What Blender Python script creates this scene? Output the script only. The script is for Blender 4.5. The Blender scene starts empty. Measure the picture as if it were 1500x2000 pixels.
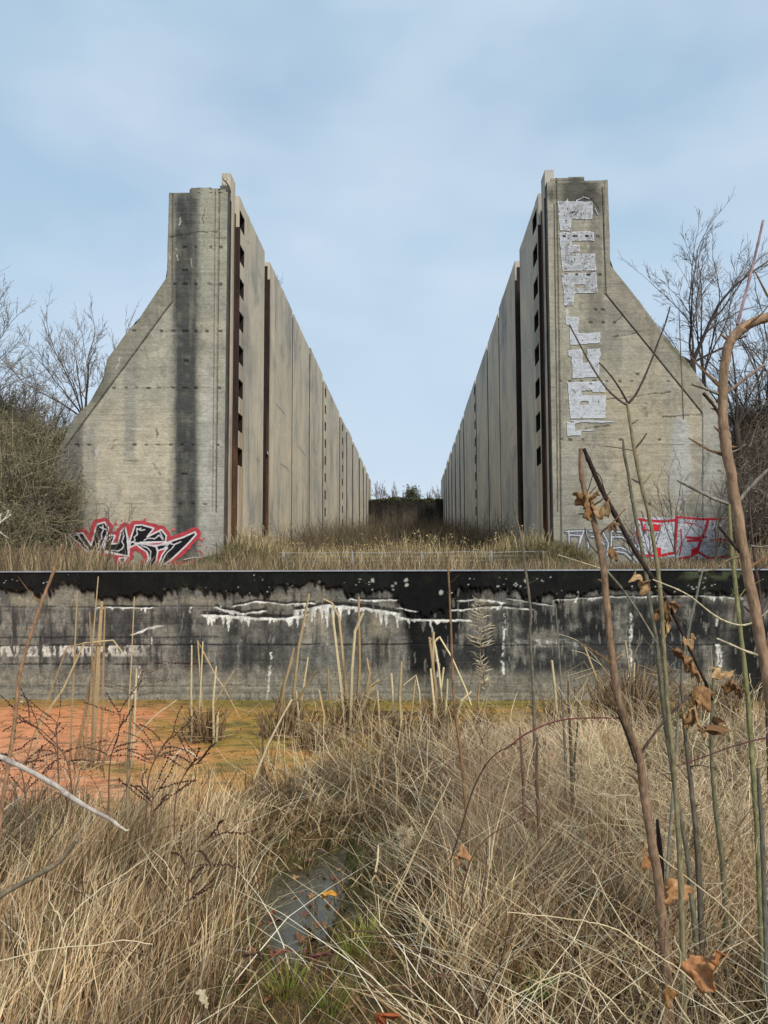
import bpy, math, random
import numpy as np
from mathutils import Vector, Matrix

# ------------------------------------------------------------------ camera, world, sun, exposure
SC = bpy.context.scene
COL = SC.collection
F = 1502.5
YAW, PITCH, ROLL = 0.0354558, 0.0724196, -0.0030267
CAMZ = 1.607
_f = np.array([-math.sin(YAW)*math.cos(PITCH), math.cos(YAW)*math.cos(PITCH), math.sin(PITCH)])
_r = np.array([math.cos(YAW), math.sin(YAW), 0.0])
_u = np.cross(_r, _f)
_c, _s = math.cos(ROLL), math.sin(ROLL)
_r, _u = _c*_r+_s*_u, -_s*_r+_c*_u
cam_d = bpy.data.cameras.new('camera')
cam = bpy.data.objects.new('camera', cam_d); COL.objects.link(cam)
cam_d.sensor_fit = 'VERTICAL'; cam_d.sensor_height = 36.0; cam_d.lens = 36.0*F/2000.0
cam_d.clip_start = 0.05; cam_d.clip_end = 3000
M = Matrix(((_r[0], _u[0], -_f[0], 0), (_r[1], _u[1], -_f[1], 0), (_r[2], _u[2], -_f[2], CAMZ), (0, 0, 0, 1)))
cam.matrix_world = M
SC.camera = cam

SUN_EL, SUN_AZ = math.radians(40), math.radians(150)    # azimuth clockwise from +Y: behind the camera to the right
world = bpy.data.worlds.new('World'); SC.world = world; world.use_nodes = True
nt = world.node_tree; nt.nodes.clear()
def wn(t, **kw):
    n = nt.nodes.new(t)
    for k, v in kw.items(): setattr(n, k, v)
    return n
out = wn('ShaderNodeOutputWorld'); bg = wn('ShaderNodeBackground'); nt.links.new(bg.outputs[0], out.inputs[0])
sky = wn('ShaderNodeTexSky', sky_type='NISHITA', sun_disc=False, sun_elevation=SUN_EL, sun_rotation=SUN_AZ)
tc = wn('ShaderNodeTexCoord'); mp = wn('ShaderNodeMapping'); mp.inputs['Scale'].default_value = (1.0, 1.0, 1.9); mp.inputs['Location'].default_value = (0.35, 0.1, 0.62)
nt.links.new(tc.outputs['Generated'], mp.inputs[0])
n1 = wn('ShaderNodeTexNoise'); n1.inputs['Scale'].default_value = 2.1; n1.inputs['Detail'].default_value = 5; n1.inputs['Roughness'].default_value = 0.48
n1.inputs['Distortion'].default_value = 0.25
nt.links.new(mp.outputs[0], n1.inputs['Vector'])
cr = wn('ShaderNodeValToRGB'); e = cr.color_ramp.elements
e[0].position = 0.34; e[0].color = (0.72, 0.72, 0.72, 1); e[1].position = 0.66; e[1].color = (0.95, 0.95, 0.95, 1)
nt.links.new(n1.outputs[0], cr.inputs[0])
# cloud colour, a little brighter where the noise is high
cc = wn('ShaderNodeMix', data_type='RGBA'); cc.inputs[6].default_value = (2.75, 3.85, 4.85, 1); cc.inputs[7].default_value = (4.0, 4.75, 5.6, 1)
n2 = wn('ShaderNodeTexNoise'); n2.inputs['Scale'].default_value = 3.3; n2.inputs['Detail'].default_value = 3
nt.links.new(mp.outputs[0], n2.inputs['Vector'])
cr2 = wn('ShaderNodeValToRGB'); e = cr2.color_ramp.elements; e[0].position = 0.35; e[1].position = 0.68
nt.links.new(n2.outputs[0], cr2.inputs[0]); nt.links.new(cr2.outputs[0], cc.inputs[0])
mx = wn('ShaderNodeMix', data_type='RGBA')
nt.links.new(cr.outputs[0], mx.inputs[0]); nt.links.new(sky.outputs[0], mx.inputs[6]); nt.links.new(cc.outputs[2], mx.inputs[7])
sxyz = wn('ShaderNodeSeparateXYZ'); nt.links.new(tc.outputs['Generated'], sxyz.inputs[0])
hz = wn('ShaderNodeMapRange'); hz.inputs[1].default_value = 0.02; hz.inputs[2].default_value = 0.42; hz.inputs[3].default_value = 0.85; hz.inputs[4].default_value = 0.0; nt.links.new(sxyz.outputs[2], hz.inputs[0])
mh = wn('ShaderNodeMix', data_type='RGBA'); nt.links.new(hz.outputs[0], mh.inputs[0]); nt.links.new(mx.outputs[2], mh.inputs[6]); mh.inputs[7].default_value = (4.1, 4.75, 5.5, 1)
nt.links.new(mh.outputs[2], bg.inputs[0]); bg.inputs[1].default_value = 0.106

sun_d = bpy.data.lights.new('sun', 'SUN'); sun_d.energy = 2.1; sun_d.angle = math.radians(9); sun_d.color = (1.0, 0.95, 0.87)
sun = bpy.data.objects.new('sun', sun_d); COL.objects.link(sun)
sd = Vector((math.sin(SUN_AZ)*math.cos(SUN_EL), math.cos(SUN_AZ)*math.cos(SUN_EL), math.sin(SUN_EL)))
sun.rotation_euler = sd.to_track_quat('Z', 'Y').to_euler()
vs = SC.view_settings; vs.view_transform = 'Standard'; vs.look = 'None'; vs.exposure = 0.62; vs.gamma = 1.0; vs.use_curve_mapping = False

# ------------------------------------------------------------------ helpers
rs = np.random.RandomState(7)
random.seed(5)
CAM = np.array([0, 0, CAMZ])
def ray(px, py): return _f*F + _r*(px-750.0) - _u*(py-1000.0)
def atY(px, py, Y): d = ray(px, py); return CAM + d*(Y/d[1])
def atZ(px, py, z): d = ray(px, py); return CAM + d*((z-CAMZ)/d[2])
def atX(px, py, X): d = ray(px, py); return CAM + d*(X/d[0])
def proj(P):
    Q = np.asarray(P, float)-CAM; w = np.maximum(Q@_f, 1e-3)
    return 750+F*(Q@_r)/w, 1000-F*(Q@_u)/w
def lin(c):
    c = np.asarray(c, float)/255.0
    return np.where(c < 0.04045, c/12.92, ((c+0.055)/1.055)**2.4)
def sm(a, b, x):
    t = np.clip((np.asarray(x, float)-a)/(b-a), 0, 1); return t*t*(3-2*t)
def band(x, a, b, s): return sm(a-s, a+s, x)*(1-sm(b-s, b+s, x))
def _hash(ix, iy, seed):
    h = (ix.astype(np.int64)*374761393 + iy.astype(np.int64)*668265263 + seed*1442695041) & 0x7fffffff
    h = ((h ^ (h >> 13))*1274126177) & 0x7fffffff
    h = h ^ (h >> 16)
    return (h & 0xffffff)/float(0xffffff)
def vnoise(x, y, seed=0):
    x = np.asarray(x, float); y = np.asarray(y, float)
    ix = np.floor(x); iy = np.floor(y); fx = x-ix; fy = y-iy
    fx = fx*fx*(3-2*fx); fy = fy*fy*(3-2*fy)
    a = _hash(ix, iy, seed); b = _hash(ix+1, iy, seed); c = _hash(ix, iy+1, seed); d = _hash(ix+1, iy+1, seed)
    return (a*(1-fx)+b*fx)*(1-fy)+(c*(1-fx)+d*fx)*fy
def fbm(x, y, seed=0, o=4):
    s = 0; a = 0.5; t = 0
    for i in range(o):
        s = s + a*vnoise(np.asarray(x)*2**i+i*17.3, np.asarray(y)*2**i-i*9.1, seed+i); t += a; a *= 0.55
    return s/t
def mixc(c, col, m):
    m = np.clip(m, 0, 1)[..., None]; return c*(1-m)+np.asarray(col, float)*m
def dist_line(px, py, pts):
    d = np.full(np.shape(px), 1e9)
    for (x0, y0), (x1, y1) in zip(pts[:-1], pts[1:]):
        vx, vy = x1-x0, y1-y0; L = vx*vx+vy*vy+1e-9
        t = np.clip(((px-x0)*vx+(py-y0)*vy)/L, 0, 1)
        d = np.minimum(d, np.hypot(px-x0-t*vx, py-y0-t*vy))
    return d
def inside(px, py, poly):
    r = np.zeros(np.shape(px), bool); n = len(poly)
    for i in range(n):
        x0, y0 = poly[i]; x1, y1 = poly[(i+1) % n]
        if y0 == y1: continue
        c = ((y0 > py) != (y1 > py)) & (px < (x1-x0)*(py-y0)/(y1-y0)+x0)
        r ^= c
    return r

def mk_mesh(name, V, Fq, mat, parent=None, colors=None, smooth=False, tris=False):
    """V Nx3, Fq Mx4 (or Mx3) index arrays -> linked object"""
    me = bpy.data.meshes.new(name)
    V = np.ascontiguousarray(V, dtype=np.float32); Fq = np.ascontiguousarray(Fq, dtype=np.int32)
    k = Fq.shape[1]; nf = len(Fq)
    me.vertices.add(len(V)); me.vertices.foreach_set('co', V.ravel())
    me.loops.add(nf*k); me.loops.foreach_set('vertex_index', Fq.ravel())
    me.polygons.add(nf); me.polygons.foreach_set('loop_start', np.arange(0, nf*k, k, dtype=np.int32))
    me.polygons.foreach_set('loop_total', np.full(nf, k, dtype=np.int32))
    me.polygons.foreach_set('use_smooth', np.full(nf, bool(smooth)))
    if colors is not None:
        at = me.color_attributes.new('Col', 'FLOAT_COLOR', 'POINT')
        c4 = np.ones((len(V), 4), np.float32); c4[:, :3] = colors
        at.data.foreach_set('color', c4.ravel())
    me.update(calc_edges=True)
    me.materials.append(mat)
    o = bpy.data.objects.new(name, me); COL.objects.link(o)
    if parent is not None: o.parent = parent
    return o
class MB:
    """collects polygons of mixed size; colours per vertex"""
    def __init__(s): s.v = []; s.f = []; s.c = []; s.n = 0
    def add(s, V, Fa, col=(0.5, 0.5, 0.5)):
        V = np.asarray(V, float); Fa = np.asarray(Fa, int)
        if Fa.shape[1] == 3: Fa = np.concatenate([Fa, Fa[:, 2:3]], 1) ; Fa[:, 3] = -1
        G = np.where(Fa < 0, -1, Fa+s.n)
        s.v.append(V); s.f.append(G); s.n += len(V)
        c = np.asarray(col, float)
        if c.ndim == 1: c = np.tile(c, (len(V), 1))
        s.c.append(c)
    def box(s, a, b, col=(0.5, 0.5, 0.5)):
        x0, y0, z0 = a; x1, y1, z1 = b
        V = [(x0, y0, z0), (x1, y0, z0), (x1, y1, z0), (x0, y1, z0), (x0, y0, z1), (x1, y0, z1), (x1, y1, z1), (x0, y1, z1)]
        s.add(V, [(0, 3, 2, 1), (4, 5, 6, 7), (0, 1, 5, 4), (1, 2, 6, 5), (2, 3, 7, 6), (3, 0, 4, 7)], col)
    def tube(s, P, R, sides=5, col=(0.5, 0.5, 0.5), cap=True):
        P = np.asarray(P, float); n = len(P); R = np.broadcast_to(np.asarray(R, float), (n,))
        T = np.gradient(P, axis=0); T /= (np.linalg.norm(T, axis=1, keepdims=True)+1e-9)
        ref = np.array([0.31, 0.87, 0.38]) if abs(T[0] @ np.array([0.31, 0.87, 0.38])) < 0.9 else np.array([1., 0, 0])
        A = np.cross(T, ref); A /= (np.linalg.norm(A, axis=1, keepdims=True)+1e-9); B = np.cross(T, A)
        th = np.arange(sides)*2*math.pi/sides
        V = P[:, None, :]+R[:, None, None]*(np.cos(th)[None, :, None]*A[:, None, :]+np.sin(th)[None, :, None]*B[:, None, :])
        V = V.reshape(-1, 3)
        i = np.arange(n-1)[:, None]*sides; j = np.arange(sides)[None, :]; k = (j+1) % sides
        Fa = np.stack([i+j, i+k, i+k+sides, i+j+sides], -1).reshape(-1, 4)
        c = np.asarray(col, float)
        if c.ndim == 2: c = np.repeat(c, sides, 0)
        s.add(V, Fa, c)
        if cap and sides > 3:
            base = s.n-n*sides
            cc_ = c[-1] if c.ndim == 2 else c
            m = s.n
            s.v.append(np.array([P[-1]+T[-1]*R[-1]*0.4])); s.c.append(np.array([cc_])); s.n += 1
            o = base+(n-1)*sides
            s.f.append(np.array([(o+q, o+(q+1) % sides, m, -1) for q in range(sides)]))
    def build(s, name, mat, parent=None, smooth=False):
        V = np.concatenate(s.v); G = np.concatenate(s.f); C = np.concatenate(s.c)
        tri = G[:, 3] < 0
        if not tri.any(): return mk_mesh(name, V, G, mat, parent, C, smooth)
        me = bpy.data.meshes.new(name)
        me.vertices.add(len(V)); me.vertices.foreach_set('co', V.astype(np.float32).ravel())
        tot = np.where(tri, 3, 4).astype(np.int32); st = np.concatenate([[0], np.cumsum(tot)[:-1]]).astype(np.int32)
        li = G[G >= 0].astype(np.int32)
        me.loops.add(len(li)); me.loops.foreach_set('vertex_index', li)
        me.polygons.add(len(G)); me.polygons.foreach_set('loop_start', st); me.polygons.foreach_set('loop_total', tot)
        me.polygons.foreach_set('use_smooth', np.full(len(G), bool(smooth)))
        at = me.color_attributes.new('Col', 'FLOAT_COLOR', 'POINT'); c4 = np.ones((len(V), 4), np.float32); c4[:, :3] = C
        at.data.foreach_set('color', c4.ravel())
        me.update(calc_edges=True); me.materials.append(mat)
        o = bpy.data.objects.new(name, me); COL.objects.link(o)
        if parent is not None: o.parent = parent
        return o
def tag(o, label=None, cat=None, group=None, kind=None):
    if label: o['label'] = label
    if cat: o['category'] = cat
    if group: o['group'] = group
    if kind: o['kind'] = kind
    return o
def empty(name, label, cat, group=None, loc=(0, 0, 0)):
    o = bpy.data.objects.new(name, None); COL.objects.link(o); o.location = loc
    o.empty_display_size = 0.2
    return tag(o, label, cat, group)
def at_base(o):
    """move a mesh object's origin to the foot of its shape, keeping the shape where it is"""
    me = o.data; n = len(me.vertices); co = np.empty(n*3, np.float32); me.vertices.foreach_get('co', co); co = co.reshape(-1, 3)
    lo = co[:, 2].argmin(); b = co[lo].copy(); co -= b; me.vertices.foreach_set('co', co.ravel()); o.location = [float(q) for q in b]
    me.update()
    return o

# ------------------------------------------------------------------ materials
def new_mat(name):
    m = bpy.data.materials.new(name); m.use_nodes = True
    n = m.node_tree.nodes; b = n['Principled BSDF']; b.inputs['Roughness'].default_value = 0.85
    b.inputs['Specular IOR Level'].default_value = 0.25
    return m, m.node_tree, b
def N(t, k, **kw):
    n = t.nodes.new(k)
    for a, b in kw.items():
        if a.startswith('i_'):
            key = a[2:]; key = int(key) if key.isdigit() else key.replace('_', ' ')
            n.inputs[key].default_value = b
        else: setattr(n, a, b)
    return n
def ramp(t, src, stops):
    r = t.nodes.new('ShaderNodeValToRGB'); el = r.color_ramp.elements
    while len(el) < len(stops): el.new(0.5)
    for q, (p, c) in zip(el, stops):
        q.position = p; q.color = (*c, 1) if len(c) == 3 else c
    t.links.new(src, r.inputs[0]); return r.outputs[0]
def pos_noise(t, scale, detail=4, rough=0.55, stretch=(1, 1, 1), dist=0.0):
    g = N(t, 'ShaderNodeNewGeometry'); mp = N(t, 'ShaderNodeMapping'); mp.inputs['Scale'].default_value = stretch
    t.links.new(g.outputs['Position'], mp.inputs[0])
    n = N(t, 'ShaderNodeTexNoise', i_Scale=scale, i_Detail=detail, i_Roughness=rough, i_Distortion=dist)
    t.links.new(mp.outputs[0], n.inputs['Vector']); return n.outputs[0]
def bump(t, b, h, strength=0.4, dist=0.02):
    bn = N(t, 'ShaderNodeBump', i_Strength=strength, i_Distance=dist)
    t.links.new(h, bn.inputs['Height']); t.links.new(bn.outputs[0], b.inputs['Normal'])
def mul(t, a, b_, fac=1.0):
    m = N(t, 'ShaderNodeMix', data_type='RGBA', blend_type='MULTIPLY'); m.inputs[0].default_value = fac
    t.links.new(a, m.inputs[6]); t.links.new(b_, m.inputs[7]); return m.outputs[2]
def attr_mat(name, rough=0.85, nscale=30, lo=0.7, hi=1.25, bs=0.3, bd=0.01, stretch=(1, 1, 1), spec=0.2, transl=0.0):
    m, t, b = new_mat(name); b.inputs['Roughness'].default_value = rough; b.inputs['Specular IOR Level'].default_value = spec
    a = N(t, 'ShaderNodeAttribute', attribute_name='Col')
    n = pos_noise(t, nscale, 4, 0.6, stretch)
    r = ramp(t, n, [(0.3, (lo,)*3), (0.7, (hi,)*3)])
    c = mul(t, a.outputs['Color'], r); t.links.new(c, b.inputs['Base Color'])
    if bs > 0: bump(t, b, n, bs, bd)
    if transl > 0:
        tr = N(t, 'ShaderNodeBsdfTranslucent'); t.links.new(c, tr.inputs[0])
        ms = N(t, 'ShaderNodeMixShader'); ms.inputs[0].default_value = transl
        o = t.nodes['Material Output']; t.links.new(b.outputs[0], ms.inputs[1]); t.links.new(tr.outputs[0], ms.inputs[2]); t.links.new(ms.outputs[0], o.inputs[0])
    return m
M_pier = attr_mat('pier_concrete', 0.92, 9, 0.86, 1.12, 0.5, 0.03, (1, 1, 2.5))
M_lowwall = attr_mat('stained_concrete', 0.9, 45, 0.72, 1.25, 0.6, 0.012, (1, 1, 1.6))
M_paint = attr_mat('spray_paint', 0.7, 12, 0.9, 1.08, 0.2, 0.01)
M_plant = attr_mat('plant_fibre', 0.75, 60, 0.8, 1.2, 0.0, transl=0.18)
M_twig = attr_mat('twig_bark', 0.85, 25, 0.75, 1.2, 0.0)
M_bark = attr_mat('sapling_bark', 0.8, 90, 0.50, 1.35, 0.9, 0.004, (1, 1, 0.35), spec=0.2)
M_soil = attr_mat('soil', 0.95, 28, 0.55, 1.35, 0.9, 0.03)
M_leafdry = attr_mat('dry_leaf', 0.6, 60, 0.65, 1.25, 0.5, 0.004, spec=0.3, transl=0.2)
M_farground = M_soil

Y_W1 = 30.8
def panel_mat(name, warm, cool, sign):
    m, t, b = new_mat(name)
    streak = pos_noise(t, 0.8, 7, 0.66, (1, 0.55, 0.22), 0.5)
    blot = pos_noise(t, 0.35, 6, 0.6, (1, 1, 1), 0.6)
    fine = pos_noise(t, 4, 8, 0.72, (1, 1, 0.6))
    c1 = ramp(t, streak, [(0.28, tuple(lin(cool)*0.74)), (0.40, tuple(lin(cool))), (0.52, tuple(lin(warm))), (0.75, tuple(lin(warm)*1.14))])
    c2 = ramp(t, blot, [(0.34, (0.68, 0.70, 0.71)), (0.47, (0.95, 0.95, 0.95)), (0.56, (1, 1, 0.99)), (0.7, (1.14, 1.09, 1.0))])
    c3 = ramp(t, fine, [(0.25, (0.78, 0.78, 0.78)), (0.5, (1, 1, 1)), (0.8, (1.1, 1.1, 1.1))])
    c = mul(t, mul(t, c1, c2), c3)
    # thin vertical runs, and a gradual darkening towards the top
    g = N(t, 'ShaderNodeNewGeometry'); sx = N(t, 'ShaderNodeSeparateXYZ'); t.links.new(g.outputs['Position'], sx.inputs[0])
    run = pos_noise(t, 1.0, 3, 0.5, (1, 3.2, 0.10), 0.1)
    rr = ramp(t, run, [(0.0, (0.55, 0.52, 0.5)), (0.335, (0.66, 0.64, 0.6)), (0.365, (1, 1, 1))])
    c = mul(t, c, rr, 0.75)
    mr = N(t, 'ShaderNodeMapRange'); mr.inputs[1].default_value = 6.0; mr.inputs[2].default_value = 16.5; mr.inputs[3].default_value = 1.0; mr.inputs[4].default_value = 0.80
    t.links.new(sx.outputs[2], mr.inputs[0])
    cm = N(t, 'ShaderNodeMix', data_type='RGBA', blend_type='MULTIPLY'); cm.inputs[0].default_value = 1
    t.links.new(c, cm.inputs[6]); t.links.new(mr.outputs[0], cm.inputs[7])
    cur = cm.outputs[2]
    wn_ = pos_noise(t, 1.0, 4, 0.6, (1, 6, 0.25))
    for yc, hw, zt, col in ((Y_W1, 0.42, 13.5, (0.70, 0.58, 0.42)), (29.0, 0.18, 17, (0.75, 0.62, 0.5)), (36.75, 0.25, 17, (0.62, 0.55, 0.5)), (34.3, 0.5, 9.0, (0.86, 0.88, 0.9))):
        a1 = N(t, 'ShaderNodeMath', operation='SUBTRACT'); t.links.new(sx.outputs[1], a1.inputs[0]); a1.inputs[1].default_value = yc
        a2 = N(t, 'ShaderNodeMath', operation='ABSOLUTE'); t.links.new(a1.outputs[0], a2.inputs[0])
        a3 = N(t, 'ShaderNodeMapRange'); t.links.new(a2.outputs[0], a3.inputs[0]); a3.inputs[1].default_value = hw; a3.inputs[2].default_value = hw*0.5; a3.inputs[3].default_value = 0; a3.inputs[4].default_value = 1
        a4 = N(t, 'ShaderNodeMapRange'); t.links.new(sx.outputs[2], a4.inputs[0]); a4.inputs[1].default_value = zt; a4.inputs[2].default_value = zt-2.5; a4.inputs[3].default_value = 0; a4.inputs[4].default_value = 1
        a5 = N(t, 'ShaderNodeMath', operation='MULTIPLY'); t.links.new(a3.outputs[0], a5.inputs[0]); t.links.new(a4.outputs[0], a5.inputs[1])
        a6 = N(t, 'ShaderNodeMath', operation='MULTIPLY'); t.links.new(a5.outputs[0], a6.inputs[0]); t.links.new(ramp(t, wn_, [(0.3, (0.2,)*3), (0.65, (1,)*3)]), a6.inputs[1])
        mm = N(t, 'ShaderNodeMix', data_type='RGBA', blend_type='MULTIPLY'); t.links.new(a6.outputs[0], mm.inputs[0]); t.links.new(cur, mm.inputs[6]); mm.inputs[7].default_value = (*col, 1); cur = mm.outputs[2]
    t.links.new(cur, b.inputs['Base Color']); bump(t, b, fine, 0.5, 0.03)
    b.inputs['Roughness'].default_value = 0.93
    return m
M_panelL = panel_mat('panel_concrete_warm', (212, 198, 174), (184, 177, 163), 1)
M_panelR = panel_mat('panel_concrete_grey', (206, 195, 178), (184, 180, 172), -1)
def rust_mat():
    m, t, b = new_mat('rusty_steel')
    n = pos_noise(t, 2.2, 5, 0.6, (1, 2, 0.25)); f = pos_noise(t, 22, 4, 0.6, (1, 1, 0.5))
    c = ramp(t, n, [(0.3, (0.018, 0.013, 0.012)), (0.5, (0.040, 0.024, 0.020)), (0.68, (0.075, 0.036, 0.024)), (0.85, (0.14, 0.075, 0.045))])
    r = ramp(t, f, [(0.3, (0.7, 0.7, 0.7)), (0.7, (1.25, 1.25, 1.25))])
    g = N(t, 'ShaderNodeNewGeometry'); sx = N(t, 'ShaderNodeSeparateXYZ'); t.links.new(g.outputs['Position'], sx.inputs[0])
    mr = N(t, 'ShaderNodeMapRange'); mr.inputs[1].default_value = 1.5; mr.inputs[2].default_value = 8.0; mr.inputs[3].default_value = 1.0; mr.inputs[4].default_value = 0.0; t.links.new(sx.outputs[2], mr.inputs[0])
    mo = N(t, 'ShaderNodeMix', data_type='RGBA'); t.links.new(mr.outputs[0], mo.inputs[0]); t.links.new(c, mo.inputs[6])
    t.links.new(ramp(t, n, [(0.3, (0.05, 0.028, 0.016)), (0.55, (0.16, 0.075, 0.03)), (0.7, (0.30, 0.16, 0.07))]), mo.inputs[7])
    t.links.new(mul(t, mo.outputs[2], r), b.inputs['Base Color']); bump(t, b, f, 0.4, 0.01); return m
M_rust = rust_mat()
def flat_mat(name, c, rough=0.9, var=0.25, scale=4):
    m, t, b = new_mat(name); n = pos_noise(t, scale, 5, 0.6)
    c = np.array(c); r = ramp(t, n, [(0.3, tuple(c*(1-var))), (0.7, tuple(c*(1+var)))])
    t.links.new(r, b.inputs['Base Color']); b.inputs['Roughness'].default_value = rough; bump(t, b, n, 0.3, 0.02); return m
M_core = flat_mat('dark_wall_core', (0.10, 0.093, 0.08), 0.95, 0.4, 2)
M_dark = flat_mat('painted_shade_recess', (0.018, 0.014, 0.012), 0.95, 0.3)  # near-black colour stands for the shade inside the window openings
M_steel = flat_mat('weathered_steel_edge', (0.27, 0.29, 0.31), 0.4, 0.2, 6)
M_galv = flat_mat('galvanised_fence', (0.33, 0.34, 0.34), 0.5, 0.1, 8)
# ------------------------------------------------------------------ ground
WALLY = 9.5
XC = -0.87            # centre line of the lock
XL, XR = -6.8706, 5.1294
def shore_y(X):
    X = np.asarray(X, float)
    return 5.2+1.45*sm(-1.25, -0.2, X)+0.5*sm(1.2, 3, X)
def ground_z(X, Y):
    X = np.asarray(X, float); Y = np.asarray(Y, float)
    shore = shore_y(X)+1.0*(fbm(X*0.9, Y*0.3, 3)-0.5)
    m = 1-sm(shore-0.5, shore+0.25, Y)
    near = -0.05+m*(0.065+0.10*fbm(X*1.3, Y*1.3, 5)+0.05*fbm(X*6, Y*6, 8))
    # a few islands in the marsh
    isl = fbm(X*1.1+3, Y*1.7, 21); near = near+0.09*sm(0.60, 0.72, isl)*(1-m)*sm(-2.2, 0.3, X)*(1-sm(8.6, 9.2, Y))
    # puddle hollow
    pd = np.hypot((X+0.42-0.05*np.sin(Y*3))/0.31, (Y-3.85)/0.72); near = near-0.2*(1-sm(0.65, 1.2, pd+1.1*(fbm(X*6, Y*5, 9)-0.45)))+0.17*sm(0.60, 0.70, fbm(X*9, Y*6, 19))*(1-sm(0.9, 1.3, pd))
    far = 1.25+0.15*fbm(X*0.5, Y*0.5, 11)+0.25*fbm(X*0.08, Y*0.08, 12)
    Xc = np.abs(X-XC)
    bank = 6.3*sm(7.5, 14.5, Xc)*sm(28.3, 36, Y)+1.2*sm(14, 22, Xc)*sm(14, 26, Y)
    mound = 0.75*sm(24.8, 27.6, Y)*(1-sm(31, 36, Y))*sm(3.0, 5.6, Xc)*(1-sm(6.3, 7.6, Xc))      # grassy mounds at the feet of the piers
    far = far+bank+mound
    back = sm(9.6, 9.85, Y)
    return near*(1-back)+far*back
xs = np.unique(np.concatenate([np.linspace(-320, -40, 15), np.linspace(-40, -7, 67), np.linspace(-7, 7, 281), np.linspace(7, 40, 67), np.linspace(40, 320, 15)]))
ys = np.unique(np.concatenate([np.linspace(-60, 0, 13), np.linspace(0, 9.6, 190), np.linspace(9.6, 9.9, 6), np.linspace(9.9, 45, 90), np.linspace(45, 140, 40), np.linspace(140, 700, 15)]))
GX, GY = np.meshgrid(xs, ys); GZ = ground_z(GX, GY)
def grid_faces(nr, nc):
    i = np.arange(nr-1)[:, None]*nc; j = np.arange(nc-1)[None, :]
    return np.stack([i+j, i+j+1, i+j+1+nc, i+j+nc], -1).reshape(-1, 4)
gc = np.zeros(GX.shape+(3,))+lin((84, 68, 48))
gc = mixc(gc, lin((62, 50, 38)), sm(0.4, 0.7, fbm(GX*4, GY*4, 31)))
gc = mixc(gc, lin((92, 84, 48)), 0.6*sm(0.5, 0.66, fbm(GX*2.3, GY*2.3, 33)))
gc = mixc(gc, lin((128, 104, 70)), 0.6*sm(0.5, 0.6, fbm(GX*11, GY*11, 34)))
gpx, gpy = proj(np.stack([GX, GY, GZ], -1))
path = band(gpx, 380, 860, 60)*sm(1820, 1900, gpy)*(GY > 0.5)
gc = mixc(gc, lin((116, 100, 62)), path*sm(0.35, 0.6, fbm(GX*5, GY*5, 35))*0.7)
moss = sm(1, 0, np.hypot((gpx-740)/130, (gpy-1690)/70))
gc = mixc(gc, lin((60, 72, 30)), np.clip(1-np.hypot((gpx-740)/150, (gpy-1690)/80), 0, 1)**0.5)
gc = mixc(gc, lin((86, 84, 60)), sm(9.9, 12, GY))
g = mk_mesh('ground', np.stack([GX, GY, GZ], -1).reshape(-1, 3), grid_faces(*GX.shape), M_soil, None, gc.reshape(-1, 3), True)
g['kind'] = 'structure'

# marsh water with its orange iron film
wx = np.linspace(-13, 13, 420); wy = np.linspace(3.4, WALLY+0.02, 200); WX, WY = np.meshgrid(wx, wy)
wpx, wpy = proj(np.stack([WX, WY, np.zeros_like(WX)], -1))
wob = fbm(WX*0.9, WY*1.6, 41); wob2 = fbm(WX*5, WY*9, 43); wob3 = fbm(WX*16, WY*34, 45)
wc = np.zeros(WX.shape+(3,))+lin((222, 144, 96))
wc = mixc(wc, lin((232, 166, 124)), sm(1420, 1500, wpy)*sm(0.4, 0.6, wob2))
olive = sm(-0.5, 0.55, (wpx-330)/300+(wob-0.5)*1.6+(wob2-0.5)*1.4-0.1+(wpy-1400)/900)
wc = mixc(wc, lin((150, 128, 52)), olive*0.92)
wc = mixc(wc, lin((190, 136, 70)), olive*sm(0.5, 0.62, fbm(WX*1.5, WY*3.5, 47))*0.8)
wc = mixc(wc, lin((128, 116, 48)), (1-sm(1371, 1392, wpy+8*(wob2-0.5)))*0.75)
wc = mixc(wc, lin((104, 82, 46)), 0.7*sm(0.56, 0.66, wob3)*sm(0.35, 0.55, wob2))
wc = mixc(wc, lin((96, 92, 48)), 0.7*sm(0.58, 0.68, fbm(WX*2.6, WY*5.5, 48))*olive)
wc = mixc(wc, lin((70, 60, 40)), 0.6*sm(0.62, 0.7, fbm(WX*7, WY*14, 50)))
wc = mixc(wc, lin((224, 168, 126)), 0.5*sm(0.66, 0.74, fbm(WX*9, WY*22, 49))*(1-olive))
wz = 0.004*(wob3-0.5)+0.006*sm(0.45, 0.8, wob2)
m, t, b = new_mat('iron_film_water')
a = N(t, 'ShaderNodeAttribute', attribute_name='Col'); n = pos_noise(t, 26, 5, 0.65, (1, 1.8, 1))
t.links.new(mul(t, a.outputs['Color'], ramp(t, n, [(0.32, (0.62, 0.6, 0.58)), (0.5, (1, 1, 1)), (0.72, (1.14, 1.12, 1.08))])), b.inputs['Base Color'])
b.inputs['Roughness'].default_value = 0.5; bump(t, b, n, 0.35, 0.01)
w = mk_mesh('marsh_water', np.stack([WX, WY, wz], -1).reshape(-1, 3), grid_faces(*WX.shape), m, None, wc.reshape(-1, 3), True); w['kind'] = 'structure'
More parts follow.
